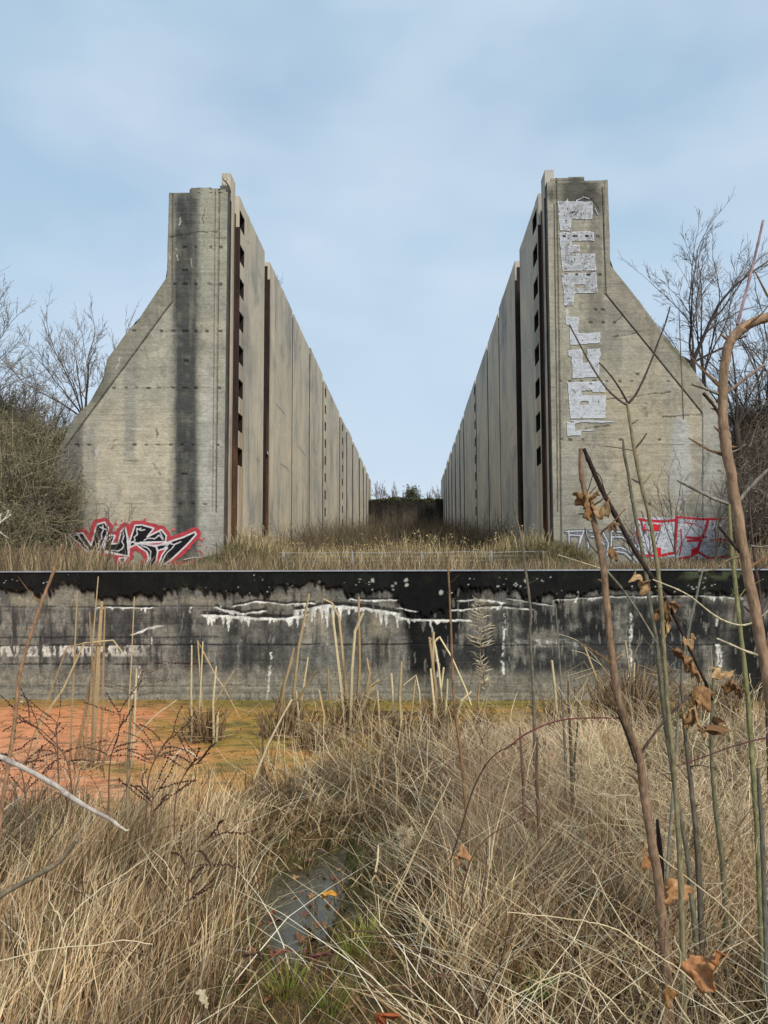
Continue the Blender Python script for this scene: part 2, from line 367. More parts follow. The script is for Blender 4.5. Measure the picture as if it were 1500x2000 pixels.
# dark puddle water
m, t, b = new_mat('puddle_water')
n = pos_noise(t, 12, 8, 0.75, (1, 1.6, 1), 0.8)
t.links.new(ramp(t, n, [(0.36, (0.12, 0.10, 0.06)), (0.45, (0.07, 0.06, 0.035)), (0.53, (0.06, 0.055, 0.03)), (0.62, (0.12, 0.105, 0.06)), (0.70, (0.17, 0.12, 0.05))]), b.inputs['Base Color'])
t.links.new(ramp(t, n, [(0.38, (0.7,)*3), (0.44, (0.09,)*3), (0.54, (0.09,)*3), (0.59, (0.7,)*3)]), b.inputs['Roughness'])
b.inputs['Specular IOR Level'].default_value = 0.45; bump(t, b, pos_noise(t, 22, 3, 0.5), 0.12, 0.004)
px_ = np.linspace(-1.6, 0.7, 60); py_ = np.linspace(2.6, 5.3, 60); PX, PY = np.meshgrid(px_, py_)
keep = np.hypot((PX+0.42)/0.75, (PY-3.95)/1.25) < 1
V = np.stack([PX, PY, np.full_like(PX, 0.022)], -1).reshape(-1, 3); Fq = grid_faces(60, 60); Fq = Fq[keep.reshape(-1)[Fq].all(1)]
w = mk_mesh('puddle', V, Fq, m, None, None, True); w['kind'] = 'structure'

# ------------------------------------------------------------------ low front wall with black algae, board marks and lime crusts
ZT = CAMZ-0.027
def low_wall():
    root = empty('concrete_wall', 'low black-stained concrete wall across the marsh with white lime streaks', 'wall', loc=(0, WALLY, 0))
    nx, nz = 1500, 200
    X = np.linspace(-7.2, 7.2, nx); Z = np.linspace(-0.06, ZT-0.005, nz); X, Z = np.meshgrid(X, Z)
    px, py = proj(np.stack([X, np.full_like(X, WALLY), Z], -1))
    py = py-(1115.7-4.7*px/1500)+1112        # straighten: top edge at 1112, foot about 1368
    f1 = fbm(px/60, py/40, 1); f2 = fbm(px/14, py/14, 2); f3 = fbm(px/4, py/4, 3, 3); vs_ = fbm(px/9, py/70, 4); vs2 = fbm(px/30, py/160, 6)
    hs = fbm(px/160, py/5, 5)
    c = np.zeros(X.shape+(3,))+lin((122, 118, 108))
    c = mixc(c, lin((80, 79, 76)), 0.95*sm(0.38, 0.6, f1*0.45+vs2*0.55))
    c = mixc(c, lin((140, 130, 112)), 0.75*sm(0.52, 0.68, fbm(px/90, py/60, 15)*0.5+vs_*0.5))
    c = mixc(c, lin((52, 52, 51)), 0.75*sm(0.52, 0.68, vs_)*(1-sm(1290, 1330, py)))
    c = mixc(c, lin((84, 84, 80)), 0.5*sm(0.5, 0.7, hs))
    c = mixc(c, lin((52, 52, 51)), 0.7*band(px, 130, 560, 70)*band(py, 1190, 1300, 16)*sm(0.3, 0.6, f1*0.5+vs_*0.5)); c = mixc(c, lin((46, 46, 45)), 0.7*band(px, 640, 800, 40)*band(py, 1205, 1300, 16)*sm(0.3, 0.6, vs_))
    # tan foot
    foot = sm(1296, 1338, py+14*(f1-0.5)); c = mixc(c, lin((136, 130, 114)), foot*0.8)
    c = mixc(c, lin((104, 102, 92)), foot*0.6*sm(0.5, 0.66, hs))
    # white scaly row left, below the board joint
    row = band(py, 1256, 1278, 3)*(1-sm(230, 330, px)); c = mixc(c, lin((198, 192, 178)), row*sm(0.42, 0.56, fbm(px/6, py/16, 7))*0.9)
    row = band(py, 1248, 1262, 3)*band(px, 1000, 1150, 20); c = mixc(c, lin((188, 186, 180)), row*sm(0.5, 0.6, fbm(px/9, py/4, 8))*0.8)
    for (x0, x1, y0, y1, col, s_) in [(20, 110, 1158, 1180, (150, 144, 122), .7), (130, 300, 1155, 1182, (140, 134, 114), .5), (310, 420, 1165, 1178, (150, 140, 120), .8), (500, 640, 1155, 1185, (132, 126, 108), .55),
                                     (590, 640, 1190, 1262, (168, 156, 136), .7), (720, 775, 1195, 1240, (150, 140, 118), .75), (560, 700, 1240, 1300, (130, 128, 118), .5), (1215, 1240, 1210, 1310, (156, 150, 136), .7), (1480, 1500, 1180, 1240, (120, 118, 110), .5),
                                     (1020, 1110, 1180, 1230, (96, 96, 92), .6), (1120, 1140, 1250, 1300, (150, 148, 140), .5)]:
        c = mixc(c, lin(col), s_*band(px+10*(f2-0.5), x0, x1, 14)*band(py+14*(f1-0.5), y0, y1, 9)*sm(0.25, 0.55, vs_))
    # black column
    blk = band(px+16*(f1-0.5)+6*(f2-0.5), 800-30*sm(1300, 1120, py), 878+55*sm(1290, 1140, py), 10)*(1-sm(1300, 1345, py))
    c = mixc(c, lin((13, 14, 15)), blk*0.96*sm(0.1, 0.35, f2+0.2))
    blk = band(px+60*(f1-0.5)+10*(f2-.5), 1428, 1600, 14)*band(py+40*(f1-.5), 1215, 1380, 16); c = mixc(c, lin((14, 15, 15)), blk*0.93)
    c = mixc(c, lin((30, 31, 32)), 0.92*band(px, 990, 1430, 60)*band(py, 1176, 1250, 10)*sm(0.28, 0.5, f1*0.6+vs_*0.4))
    c = mixc(c, lin((44, 45, 45)), 0.85*band(px, 870, 1430, 60)*band(py, 1245, 1312, 12)*sm(0.3, 0.55, f1*0.6+vs_*0.4))
    # black algae crown of the wall
    edge = 1132+30*fbm(px/70, 0*px, 9)+18*(vs_-0.5)+16*band(px, 190, 330, 30)+46*band(px, 775, 880, 30)+12*sm(980, 1040, px)
    edge = edge+26*np.clip(fbm(px/7, py/200, 96)-0.5, 0, 1)*2; top = 1-sm(edge-7, edge+9, py+12*(f2-0.5)+14*(f1-.5)); c = mixc(c, lin((12, 13, 13)), top*0.97)
    c = mixc(c, lin((38, 42, 26)), top*0.5*sm(0.55, 0.75, f1)*sm(1112, 1135, py))
    c = mixc(c, lin((84, 92, 66)), 0.6*band(px, 1330, 1460, 24)*band(py, 1114, 1132, 6)*sm(0.4, 0.6, f2))
    # pale specks of lichen
    cell = _hash(np.floor(px/3.2), np.floor(py/3.0), 77); dens = (sm(0.52, 0.72, fbm(px/70, py/18, 10)))*band(py, 1118, 1160, 5)
    lich = (cell > 1-0.10*dens)*sm(0.42, 0.56, f3); c = mixc(c, lin((168, 168, 160)), lich*top*0.85)
    for x, y, r in [(861, 1156, 5), (793, 1132, 4), (624, 1136, 3), (728, 1132, 4), (773, 1137, 3), (767, 1143, 3), (794, 1141, 4), (768, 1150, 3), (1026, 1134, 4)]:
        c = mixc(c, lin((176, 174, 164)), (1-sm(r-1.5, r+0.5, np.hypot(px-x, py-y)+5*(f3-0.5)))*0.85)
    # board joints
    d = np.zeros_like(px)
    for (yj, x0, x1, s_) in [(1182, -60, 420, .6), (1242, -60, 440, .7), (1257, -60, 900, .9), (1294, -60, 420, .8), (1288, 480, 620, .4), (1337, 0, 640, .45), (1336, 620, 820, .4), (1260, 900, 1430, .8), (1290, 870, 1300, .3), (1216, 0, 400, .3), (1353, 0, 1500, .3)]:
        yy = yj+3.5*(fbm(px/45, 0*px, int(yj))-0.5)+1.5*(f2-0.5)
        l = (1-sm(0.5, 2.2, np.abs(py-yy)))*band(px, x0, x1, 12)*sm(0.15, 0.4, fbm(px/30, 0*px+yj, 14)); c = mixc(c, lin((24, 24, 24)), l*s_); d -= l*0.012*s_
        d += 0.006*(py > yy)*(x0 < px)*(px < x1)
    # cracks with white lime crust
    lime = lin((236, 233, 224)); crust = np.zeros_like(px)
    def crk(pts, w0, drip=0.0, s_=0.95, seed=0, dark=True):
        nonlocal c, crust, d
        jit = 5*(fbm(px/14, py/14, 50+seed)-0.5); yy = np.interp(px[0], [p[0] for p in pts], [p[1] for p in pts])[None, :]+jit
        inx = band(px, pts[0][0], pts[-1][0], 5); dy = py-yy
        if dark: c = mixc(c, lin((16, 16, 16)), inx*band(dy, -w0*0.9-3, 0, 1.2)*0.8)
        wv = w0*(0.35+1.3*fbm(px/11, 0*px, 60+seed)); dr = drip*np.clip(fbm(px/5, 0*px, 70+seed)-0.42, 0, 1)*4*sm(0.4, 0.62, fbm(px/26, 0*px, 73+seed))
        mask = (0.7+0.3*sm(0.4, 0.6, f2))*inx*sm(-1.2, 0.4, dy)*(1-sm(wv+dr-1.5, wv+dr+1, dy))*sm(0.22, 0.4, fbm(px/16, 0*px+3, 80+seed)+0.12)
        c = mixc(c, lime*(0.85+0.25*f3)[..., None].mean(), mask*s_); crust = np.maximum(crust, mask)
    crk([(395, 1198), (440, 1200), (500, 1204), (560, 1206), (600, 1197)], 5, 16, seed=1)
    crk([(575, 1190), (640, 1180), (700, 1185), (760, 1192), (780, 1196)], 5, 22, seed=2)
    crk([(455, 1182), (500, 1172), (560, 1178), (615, 1176)], 2.2, 6, seed=3)
    crk([(420, 1184), (470, 1196), (520, 1190)], 3, 4, seed=4)
    crk([(680, 1169), (720, 1171), (775, 1169)], 2.6, 3, seed=5)
    crk([(780, 1206), (850, 1209), (920, 1210)], 4, 5, seed=6, dark=False)
    crk([(775, 1186), (815, 1192)], 2, 2, seed=7, dark=False)
    crk([(190, 1183), (240, 1184), (300, 1184)], 2, 12, seed=8)
    crk([(258, 1236), (285, 1224), (318, 1217)], 3, 2, seed=9, dark=False)
    crk([(880, 1192), (930, 1188), (980, 1184), (1040, 1190)], 2.2, 5, seed=10)
    crk([(895, 1172), (940, 1170), (985, 1176)], 1.6, 2, seed=11, dark=False)
    crk([(1080, 1172), (1200, 1166), (1330, 1164), (1450, 1168)], 1.6, 5, seed=12, s_=.7)
    crk([(990, 1168), (1040, 1176), (1080, 1182)], 1.8, 3, seed=13, s_=.8)
    for pts, w_ in [([(841, 1212), (846, 1240), (852, 1270), (856, 1320)], 3.5), ([(983, 1200), (986, 1230), (984, 1262), (980, 1280)], 3.5), ([(980, 1290), (982, 1314)], 5), ([(530, 1300), (526, 1330), (522, 1362)], 3.5), ([(276, 1300), (270, 1330), (262, 1360)], 2.5),
                    ([(297, 1242), (297, 1255)], 3), ([(1400, 1205), (1398, 1222)], 4), ([(1404, 1262), (1404, 1300)], 8), ([(1232, 1200), (1230, 1290), (1226, 1330)], 5), ([(1128, 1160), (1126, 1176)], 3), ([(528, 1272), (530, 1285)], 2.5), ([(181, 1262), (179, 1275)], 4), ([(60, 1262), (61, 1274)], 5), ([(372, 1185), (373, 1193)], 3), ([(429, 1182), (431, 1192)], 2)]:
        mask = (1-sm(w_*0.25, w_*0.75, dist_line(px+11*(f2-0.5)+4*(f3-.5), py, pts)+3.5*(f3-0.5)))*sm(0.3, 0.5, fbm(px/5, py/9, 95)); c = mixc(c, lime*0.92, mask*0.9); crust = np.maximum(crust, mask*0.6)
    # ragged dark foot
    fo = sm(1360+8*fbm(px/16, 0*px, 90), 1368+4*fbm(px/16, 0*px, 90), py); c = mixc(c, lin((26, 27, 18)), fo*0.9)
    c = mixc(c, c*1.35, 0.6*sm(0.56, 0.68, fbm(px/8, py/11, 97))); c = mixc(c, c*0.6, 0.7*sm(0.56, 0.68, fbm(px/7, py/22, 98))); c = mixc(c, lin((150, 146, 134)), 0.45*sm(0.66, 0.74, fbm(px/5, py/26, 99))*(1-top)); c *= (0.70+0.60*f3)[..., None]
    top_lip = 0.035*(1-sm(edge-6, edge, py))
    Yd = WALLY-(top_lip+crust*0.006+d+0.010*(f2-0.5)+0.012*(f1-0.5))
    mk_mesh('wall_face', np.stack([X, Yd-WALLY, Z], -1).reshape(-1, 3), grid_faces(nz, nx), M_lowwall, root, c.reshape(-1, 3), True)
    mb = MB(); mb.box((-60, 0.03, -0.3), (60, 0.45, ZT-0.012), lin((60, 60, 58)))
    mb.box((-60, -0.02, -0.3), (-7.2, 0.028, ZT-0.006), lin((50, 50, 48))); mb.box((7.2, -0.02, -0.3), (60, 0.028, ZT-0.006), lin((50, 50, 48)))
    mb.build('wall_body', M_lowwall, root)
    mb = MB(); mb.box((-60, -0.052, ZT-0.016), (60, 0.43, ZT)); mb.build('edge_strip', M_steel, root)
low_wall()

# ------------------------------------------------------------------ lock walls
Y0 = 27.922
def on_front(p): q = atY(p[0], p[1], Y0); return q[0], q[2]
ZB = 0.9
WIN_Z = []
for y in (435.5, 502, 566, 629, 693, 760, 827, 892):
    WIN_Z.append(atX(470 - (y-660)*0.012, y, XL)[2])
WIN_Z = list(np.linspace(WIN_Z[0], WIN_Z[-1], 8))
def pier_colour(px, py, left):
    f1 = fbm(px/70, py/55, 101); f2 = fbm(px/16, py/12, 102); f3 = fbm(px/3.5, py/3, 103, 3); vs_ = fbm(px/11, py/120, 104); hb = fbm(px/130, py/5.5, 105); hb2 = fbm(px/50, py/2.6, 106)
    c = np.zeros(px.shape+(3,))+lin((150, 143, 122))
    c = mixc(c, lin((132, 128, 112)), 0.8*sm(0.4, 0.62, f1))
    c = mixc(c, lin((164, 154, 130)), 0.6*sm(0.45, 0.65, fbm(px/120, py/80, 107)))
    def blob(x, y, rx, ry, col, s_, e=0.6):
        nonlocal c
        r = np.hypot((px-x)/rx, (py-y)/ry)+e*(f1-0.5)+0.25*(f2-0.5); c = mixc(c, lin(col), s_*(1-sm(0.6, 1.1, r)))
    def vband(x0, x1, y0, y1, col, s_, e=6, grain=0.45):
        nonlocal c
        m = band(px+e*(vs_-0.5)+5*(f2-0.5), x0, x1, e)*band(py+30*(f2-0.5), y0, y1, 18)*((1-grain)+grain*sm(0.25, 0.65, f2*0.5+vs_*0.5))
        c = mixc(c, lin(col), s_*m)
    if left:
        blob(265, 930, 130, 170, (184, 168, 138), 0.75); blob(280, 700, 90, 120, (158, 152, 130), 0.5)
        blob(410, 480, 45, 140, (150, 146, 124), 0.6); blob(405, 960, 40, 200, (160, 154, 140), 0.6)
        vband(395, 415, 700, 1080, (166, 162, 150), .6); vband(330, 345, 590, 1110, (120, 118, 108), .5)
        vband(241, 266, 690, 900, (128, 126, 114), .7, 5); vband(262, 276, 680, 760, (116, 114, 102), .4)
        vband(340, 387, 376, 1115, (58, 59, 57), .95, 8, .32); vband(348, 372, 380, 560, (62, 62, 62), .6, 6, .6); vband(345, 382, 850, 1060, (56, 57, 56), .55, 7, .5)
        vband(100, 163, 700, 1120, (84, 82, 76), .85, 4); vband(163, 188, 830, 1100, (122, 120, 108), .6, 5)
        blob(215, 990, 22, 60, (168, 160, 140), .5)
        out = (py < 1.0*(590+(336-px)*1.36))*(px < 336)+(px < 337)*(py < 590)
        c = mixc(c, lin((122, 116, 98)), 0.65*(out > 0)); c = mixc(c, lin((84, 82, 72)), 0.6*(out > 0)*(1-sm(200, 230, px))*(1-sm(770, 800, py)))
        lines = [([(337, 376), (336, 590), (126, 876)], .9, .6), ([(428, 366), (424, 700), (421, 1000)], 1.4, .35), ([(420, 366), (417, 700), (414, 1000)], .8, .3)]
        holes = [(483, (361, 382, 411, 431)), (555, (341, 361, 382, 408, 430)), (647, (262, 315, 338, 361, 382, 404, 430)), (758, (222, 245, 267, 290, 310, 337, 361, 382, 428)),
                 (869, (150, 173, 262, 285, 308, 333, 355, 376, 425)), (985, (352, 376, 400)), (926, (360,)), (374, (388, 412, 432)), (528, (361,)), (705, (363,))]
        cracks = [([(330, 463), (345, 462), (366, 459), (385, 453), (410, 454), (424, 452)], 1.6), ([(402, 405), (394, 425), (398, 440)], .8), ([(408, 1064), (424, 1066)], 1), ([(422, 1060), (424, 1110)], 1.2), ([(307, 838), (305, 852)], 1.2)]
        whites = [([(252, 837), (268, 838), (284, 838)], 1.8), ([(352, 425), (348, 448)], 1.8), ([(332, 500), (334, 512)], 1.5), ([(346, 498), (349, 508)], 1.5), ([(344, 486), (348, 490)], 1.5), ([(236, 698), (228, 720)], 1.3), ([(192, 872), (186, 900)], 4), ([(372, 505), (374, 520)], 1)]
        browns = [([(228, 855), (218, 875)], 3), ([(300, 905), (314, 928)], 2.5), ([(306, 840), (308, 850)], 2.5), ([(245, 900), (270, 900)], 2)]
    else:
        blob(1260, 880, 130, 170, (166, 150, 120), 0.8); blob(1150, 950, 60, 140, (140, 134, 118), 0.55); blob(1330, 900, 26, 110, (166, 166, 160), 0.75)
        blob(1390, 960, 30, 150, (160, 154, 142), 0.5); blob(1130, 375, 60, 26, (58, 56, 50), .85, .9); blob(1160, 395, 30, 30, (66, 62, 54), .75, .9)
        vband(1080, 1100, 350, 1080, (140, 132, 112), .5); vband(1150, 1176, 380, 640, (92, 88, 78), .7, 6, .6); vband(1140, 1182, 560, 720, (122, 114, 96), .5, 6)
        vband(1186, 1215, 600, 720, (116, 112, 98), .5); vband(1296, 1320, 690, 1060, (138, 134, 120), .45); vband(1372, 1440, 800, 1110, (150, 146, 134), .6, 5)
        vband(1084, 1180, 1000, 1120, (132, 128, 110), .5, 6)
        out = (py < (575+(px-1183)*1.234))*(px > 1183)*(px < 1372)+(px > 1180)*(py < 575)
        c = mixc(c, lin((126, 116, 98)), 0.55*(out > 0))
        c = mixc(c, lin((74, 84, 48)), 0.6*(1-sm(2, 9, dist_line(px, py, [(1300, 662), (1345, 715)]))))
        lines = [([(1176, 366), (1183, 575), (1372, 808), (1373, 1112)], .8, .6), ([(1086, 350), (1092, 700), (1096, 1060)], 1.2, .4), ([(1082, 400), (1086, 700), (1089, 1000)], .8, .3)]
        holes = [(416, (1120,)), (462, (1102, 1123, 1146, 1167)), (537, (1105, 1126, 1149, 1171)), (630, (1153, 1178, 1200)), (745, (1095, 1112, 1135, 1160, 1185, 1210, 1233, 1305)), (731, (1245,)), (859, (1097, 1113, 1138, 1212, 1288)), (605, (1163, 1177)), (985, (1266,)), (921, (1404,))]
        cracks = [([(1125, 392), (1142, 384), (1158, 392), (1170, 408)], 1.2), ([(1200, 657), (1218, 655), (1240, 650)], 1.8), ([(1185, 780), (1220, 778), (1262, 771), (1310, 766)], 1), ([(1295, 815), (1330, 812), (1370, 810)], 1.6), ([(1220, 610), (1200, 632)], 1), ([(1104, 600), (1112, 595)], 1.2), ([(1145, 838), (1160, 835), (1190, 832)], 2.2)]
        whites = [([(1200, 655), (1232, 651)], 1.2), ([(1148, 470), (1148, 482)], 1.8), ([(1110, 602), (1108, 620)], 3), ([(1330, 820), (1336, 824)], 3), ([(1106, 622), (1101, 630)], 1.4), ([(1292, 780), (1297, 777)], 1.6)]
        browns = [([(1262, 790), (1258, 800), (1264, 812)], 4), ([(1280, 800), (1288, 807)], 2.5), ([(1268, 975), (1270, 990)], 1.5), ([(1280, 985), (1282, 992)], 1.5), ([(1384, 885), (1388, 895)], 3)]
    depth = np.zeros_like(px)+0.05*(out > 0)*0.6
    for pts, w_, s_ in lines:
        l = 1-sm(w_*0.7, w_*1.8, dist_line(px+1.2*(f2-0.5), py, pts)); c = mixc(c, lin((66, 60, 50)), l*s_); depth -= 0.04*l  # groove shade darkened into the colour, plus a shallow recess
    hv = sm(0.5, 0.72, hb)*sm(0.35, 0.6, f1); c = mixc(c, c*0.80, hv*0.55); c = mixc(c, c*1.12, 0.35*sm(0.55, 0.75, hb2)*sm(0.4, 0.6, vs_)); c = mixc(c, c*0.78, 0.8*sm(0.54, 0.66, fbm(px/26, py/60, 131))*sm(0.4, 0.55, fbm(px/8, py/16, 132))); c = mixc(c, c*1.16, 0.7*sm(0.55, 0.68, fbm(px/34, py/30, 134))); depth += 0.014*(hb-0.5)+0.01*(hb2-0.5)
    for yl in (465, 555, 647, 757, 868, 984):
        l = (1-sm(0.6, 1.8, np.abs(py-yl-2*(f1-0.5))))*sm(0.45, 0.7, fbm(px/28, 0*px+yl, 120)); c = mixc(c, lin((80, 76, 66)), 0.5*l)
    for y, xs_ in holes:
        for x in xs_:
            hsh = (x*7919+y*31) % 10/10.; w_ = 3.0+2.0*hsh+(2.5 if 355 < x < 365 else 0); l = (1-sm(w_*0.7, w_, np.abs(px-x)+1.5*(f3-0.5)))*(1-sm(1.6, 2.9, np.abs(py-y)+1.6*(f2-0.5)))
            c = mixc(c, lin((34, 31, 27)), l*(0.35+0.45*((x*13+y) % 7/7.))); depth -= 0.03*l
    for pts, w_ in cracks: l = 1-sm(w_*0.5, w_*1.3, dist_line(px+5*(f2-0.5), py+5*(f2-0.5), pts)+0.8*(f3-0.5)); c = mixc(c, lin((58, 53, 44)), l*0.7*sm(0.3, 0.5, fbm(px/6, py/6, 133))); depth -= 0.02*l
    for pts, w_ in browns: c = mixc(c, lin((108, 90, 68)), 0.6*(1-sm(w_*0.4, w_*1.4, dist_line(px+7*(f2-.5), py+7*(f2-.5), pts)+2.5*(f3-0.5)))*sm(0.35, 0.55, fbm(px/4, py/4, 137)))
    for pts, w_ in whites: c = mixc(c, lin((190, 184, 168)), 0.75*(1-sm(w_*0.3, w_*1.3, dist_line(px+7*(f2-0.5), py+5*(f2-.5), pts)+2.5*(f3-0.5)))*sm(0.35, 0.55, fbm(px/4, py/6, 136)))
    c = c.mean(-1, keepdims=True)*0.22+c*0.78; c = c*1.10
    c *= (0.80+0.40*f3)[..., None]*(0.86+0.28*f2)[..., None]
    return c, depth+0.02*(f2-0.5)

# graffiti layers: colour and coverage on the pier front, traced in photo pixels and laid on the wall plane
def C2(pts): return [(100+x/3.409, 800+y/3.409) for x, y in pts]
def C7(pts): return [(1000+x/3.333, 600+y/3.333) for x, y in pts]
def C6(pts): return [(1000+x/6., 320+y/6.) for x, y in pts]
def C8(pts): return [(1100+x/3.75, 850+y/3.75) for x, y in pts]
def graffiti_left(px, py):
    letters = [C2([(118, 828), (212, 822), (268, 905), (305, 765), (358, 750), (383, 790), (372, 830), (312, 965), (282, 972), (215, 925), (190, 890), (160, 870)]),
               C2([(372, 850), (398, 835), (427, 840), (405, 895), (450, 890), (465, 812), (495, 785), (508, 850), (518, 975), (480, 970), (400, 950), (350, 945)]),
               C2([(525, 875), (560, 770), (605, 768), (685, 790), (640, 848), (735, 800), (768, 840), (762, 880), (700, 882), (600, 884), (530, 915), (520, 900)]),
               C2([(560, 890), (640, 898), (700, 912), (712, 940), (700, 1010), (655, 1075), (612, 1075), (650, 990), (640, 950), (590, 915)]),
               C2([(700, 908), (790, 880), (880, 850), (958, 815), (966, 832), (905, 900), (800, 1000), (752, 1030), (870, 1045), (960, 1040), (985, 1080), (700, 1085), (740, 965), (775, 920), (708, 940)]),
               C2([(452, 990), (505, 985), (470, 1035)])]
    d = np.full(px.shape, 1e9); ins = np.zeros(px.shape, bool)
    for L in letters: d = np.minimum(d, dist_line(px, py, L+[L[0]])); ins |= inside(px, py, L)
    n = fbm(px/5, py/5, 140); n2 = fbm(px/2, py/2, 141, 2)
    halo = (~ins)*(1-sm(6, 12.5, d+5*(n-0.5)))*sm(0.2, 0.5, n2+0.18)*(px > 150)
    for x, y, r in [(227, 1023, 4), (239, 1016, 2.4), (284, 1014, 3), (339, 1034, 4), (257, 1017, 1.6), (395, 1040, 2), (398, 1052, 3), (385, 1075, 2.5), (404, 1068, 2)]:
        halo = np.maximum(halo, 1-sm(r-1.2, r+0.5, np.hypot(px-x, py-y)+n2))
    swirl = dist_line(px+6*(n-0.5), py+6*(n-0.5), [(372, 1062), (384, 1048), (396, 1056), (388, 1072), (400, 1086), (388, 1096)]); halo = np.maximum(halo, 0.8*(1-sm(1, 2.4, swirl))*(n > 0.42))
    a = halo.copy(); c = np.zeros(px.shape+(3,))+lin((176, 66, 72)); c = mixc(c, lin((192, 100, 98)), sm(8, 12, d))
    fill = C2([(690, 965), (760, 930), (720, 1000), (690, 1020)]); fm = inside(px, py, fill); c = mixc(c, lin((186, 52, 62)), fm); a = np.maximum(a, fm)
    c = mixc(c, lin((24, 24, 26)), ins*1.0); a = np.maximum(a, ins)
    wl = 1-sm(1.0, 1.9, d+0.8*(n2-0.5)); c = mixc(c, lin((214, 208, 206)), wl); a = np.maximum(a, wl)
    inner = [[(150, 838), (185, 835), (195, 860), (215, 880), (225, 905), (245, 915), (250, 935), (275, 945)], [(345, 770), (350, 800), (335, 830), (338, 860), (315, 890), (318, 915), (300, 940)],
             [(325, 780), (350, 795), (375, 798)], [(345, 925), (365, 880), (385, 868), (405, 850)], [(480, 815), (485, 845), (472, 880), (485, 900), (478, 925), (450, 942), (415, 938), (365, 940)],
             [(600, 790), (570, 800), (575, 830), (555, 850), (560, 870), (530, 890), (525, 915)], [(570, 790), (600, 805), (625, 800)], [(620, 870), (650, 855), (690, 860), (720, 835), (745, 865)], [(725, 815), (745, 855)],
             [(600, 905), (640, 918), (665, 945), (660, 1000), (640, 1040), (625, 1060)], [(560, 885), (660, 905), (760, 900), (800, 885)], [(865, 880), (820, 900), (790, 890), (745, 930), (725, 935)],
             [(830, 895), (800, 930), (770, 955), (745, 1000), (735, 1040), (700, 1060), (790, 1045), (850, 1055), (900, 1025), (940, 1045), (985, 1065)], [(880, 1000), (940, 985), (1000, 985)], [(530, 880), (600, 895), (760, 880)], [(510, 840), (525, 900), (520, 960)], [(340, 950), (440, 965), (520, 975)]]
    for l in inner:
        m = 1-sm(0.7, 1.5, dist_line(px+1.5*(n-0.5), py+1.5*(n-0.5), C2(l))); c = mixc(c, lin((206, 202, 202)), m*0.95); a = np.maximum(a, m)
    return c*(0.85+0.3*n2)[..., None], a*(n2 > 0.12)
def graffiti_tall(px, py):
    P = [C6([(532, 440), (945, 445), (945, 655), (695, 650), (695, 790), (560, 785), (545, 600)]),
         C6([(550, 815), (700, 795), (960, 795), (962, 905), (700, 905), (700, 950), (790, 955), (800, 1030), (705, 1040), (710, 1060), (975, 1050), (988, 1250), (590, 1262), (565, 1000)]),
         C6([(575, 1290), (985, 1275), (1008, 1515), (730, 1520), (715, 1665), (615, 1665), (600, 1480)]),
         C7([(347, 62), (435, 65), (430, 170), (575, 165), (572, 235), (378, 248), (372, 120), (350, 115)]),
         C7([(365, 280), (458, 272), (458, 365), (490, 362), (488, 275), (575, 268), (578, 318), (568, 322), (568, 455), (392, 465), (385, 325), (365, 318)]),
         C7([(360, 490), (598, 480), (610, 560), (608, 725), (380, 728), (368, 600)]),
         C7([(355, 745), (408, 755), (412, 800), (450, 806), (450, 835), (357, 838)])]
    H = [C6([(560, 560), (560, 561), (561, 561)]), C6([(725, 1420), (850, 1420), (850, 1455), (720, 1455)]), C7([(450, 546), (520, 543), (525, 556), (625, 552), (625, 572), (505, 572), (455, 568)]), C7([(440, 618), (498, 612), (498, 630), (445, 634)])]
    n = fbm(px/6, py/6, 150); n2 = fbm(px/2, py/2, 151, 2); n3 = fbm(px/3, py/12, 152)
    a = np.zeros(px.shape); d = np.full(px.shape, 1e9)
    qx = px+1.6*(n-0.5); qy = py+1.6*(n-0.5)
    for L in P: a = np.maximum(a, inside(qx, qy, L)); d = np.minimum(d, dist_line(qx, qy, L+[L[0]]))
    for L in H: a = a*(1-inside(qx, qy, L))
    for l, w_ in [([(1122, 826), (1140, 822), (1196, 824)], 1.2), ([(1118, 822), (1180, 825)], 1.0), ([(1125, 842), (1160, 840)], 0.9), ([(1108, 388), (1108, 393)], .8), ([(1126, 392), (1140, 385), (1150, 388)], .8), ([(1162, 408), (1168, 420)], .7)]:
        a = np.maximum(a, 1-sm(w_, w_+0.8, dist_line(px, py, l)+0.6*(n2-0.5)))
    c = np.zeros(px.shape+(3,))+lin((176, 177, 180)); c = mixc(c, lin((148, 147, 145)), 0.6*sm(0.42, 0.62, n*0.5+n3*0.5)*(py < 700)); c = mixc(c, lin((214, 214, 217)), 0.9*(1-sm(0.8, 2.3, d))*sm(0.3, 0.5, n2)); c = mixc(c, lin((104, 100, 90)), 0.5*sm(0.5, 0.75, fbm(px/9, py/9, 158))*(0.3+0.7*(py < 620)))
    c = mixc(c, lin((192, 194, 198)), 0.6*(py > 610)*sm(0.4, 0.6, n)); c = mixc(c, lin((190, 188, 184)), 0.35*sm(0.62, 0.72, fbm(px/2.5, py/2.5, 155)))
    c = mixc(c, lin((50, 48, 46)), ((np.abs(py-462) < 1.6)*(np.abs(px-1102) < 3)+(np.abs(py-462) < 1.6)*(np.abs(px-1123) < 4.5)+(np.abs(py-462) < 1.8)*(np.abs(px-1146) < 3.4)+(np.abs(py-416) < 2)*(np.abs(px-1120) < 7)*(n2 > .4)+(np.abs(py-537) < 1.8)*(np.abs(px-1149) < 3.4)+(np.abs(py-537) < 1.4)*(np.abs(px-1126) < 3)) > 0)
    a = a*((n2*0.5+n*0.5) > 0.30)*((fbm(px/2.2, py/2.2, 157) > 0.24+0.04*(py < 620)))
    return c*(0.90+0.2*n2)[..., None], a
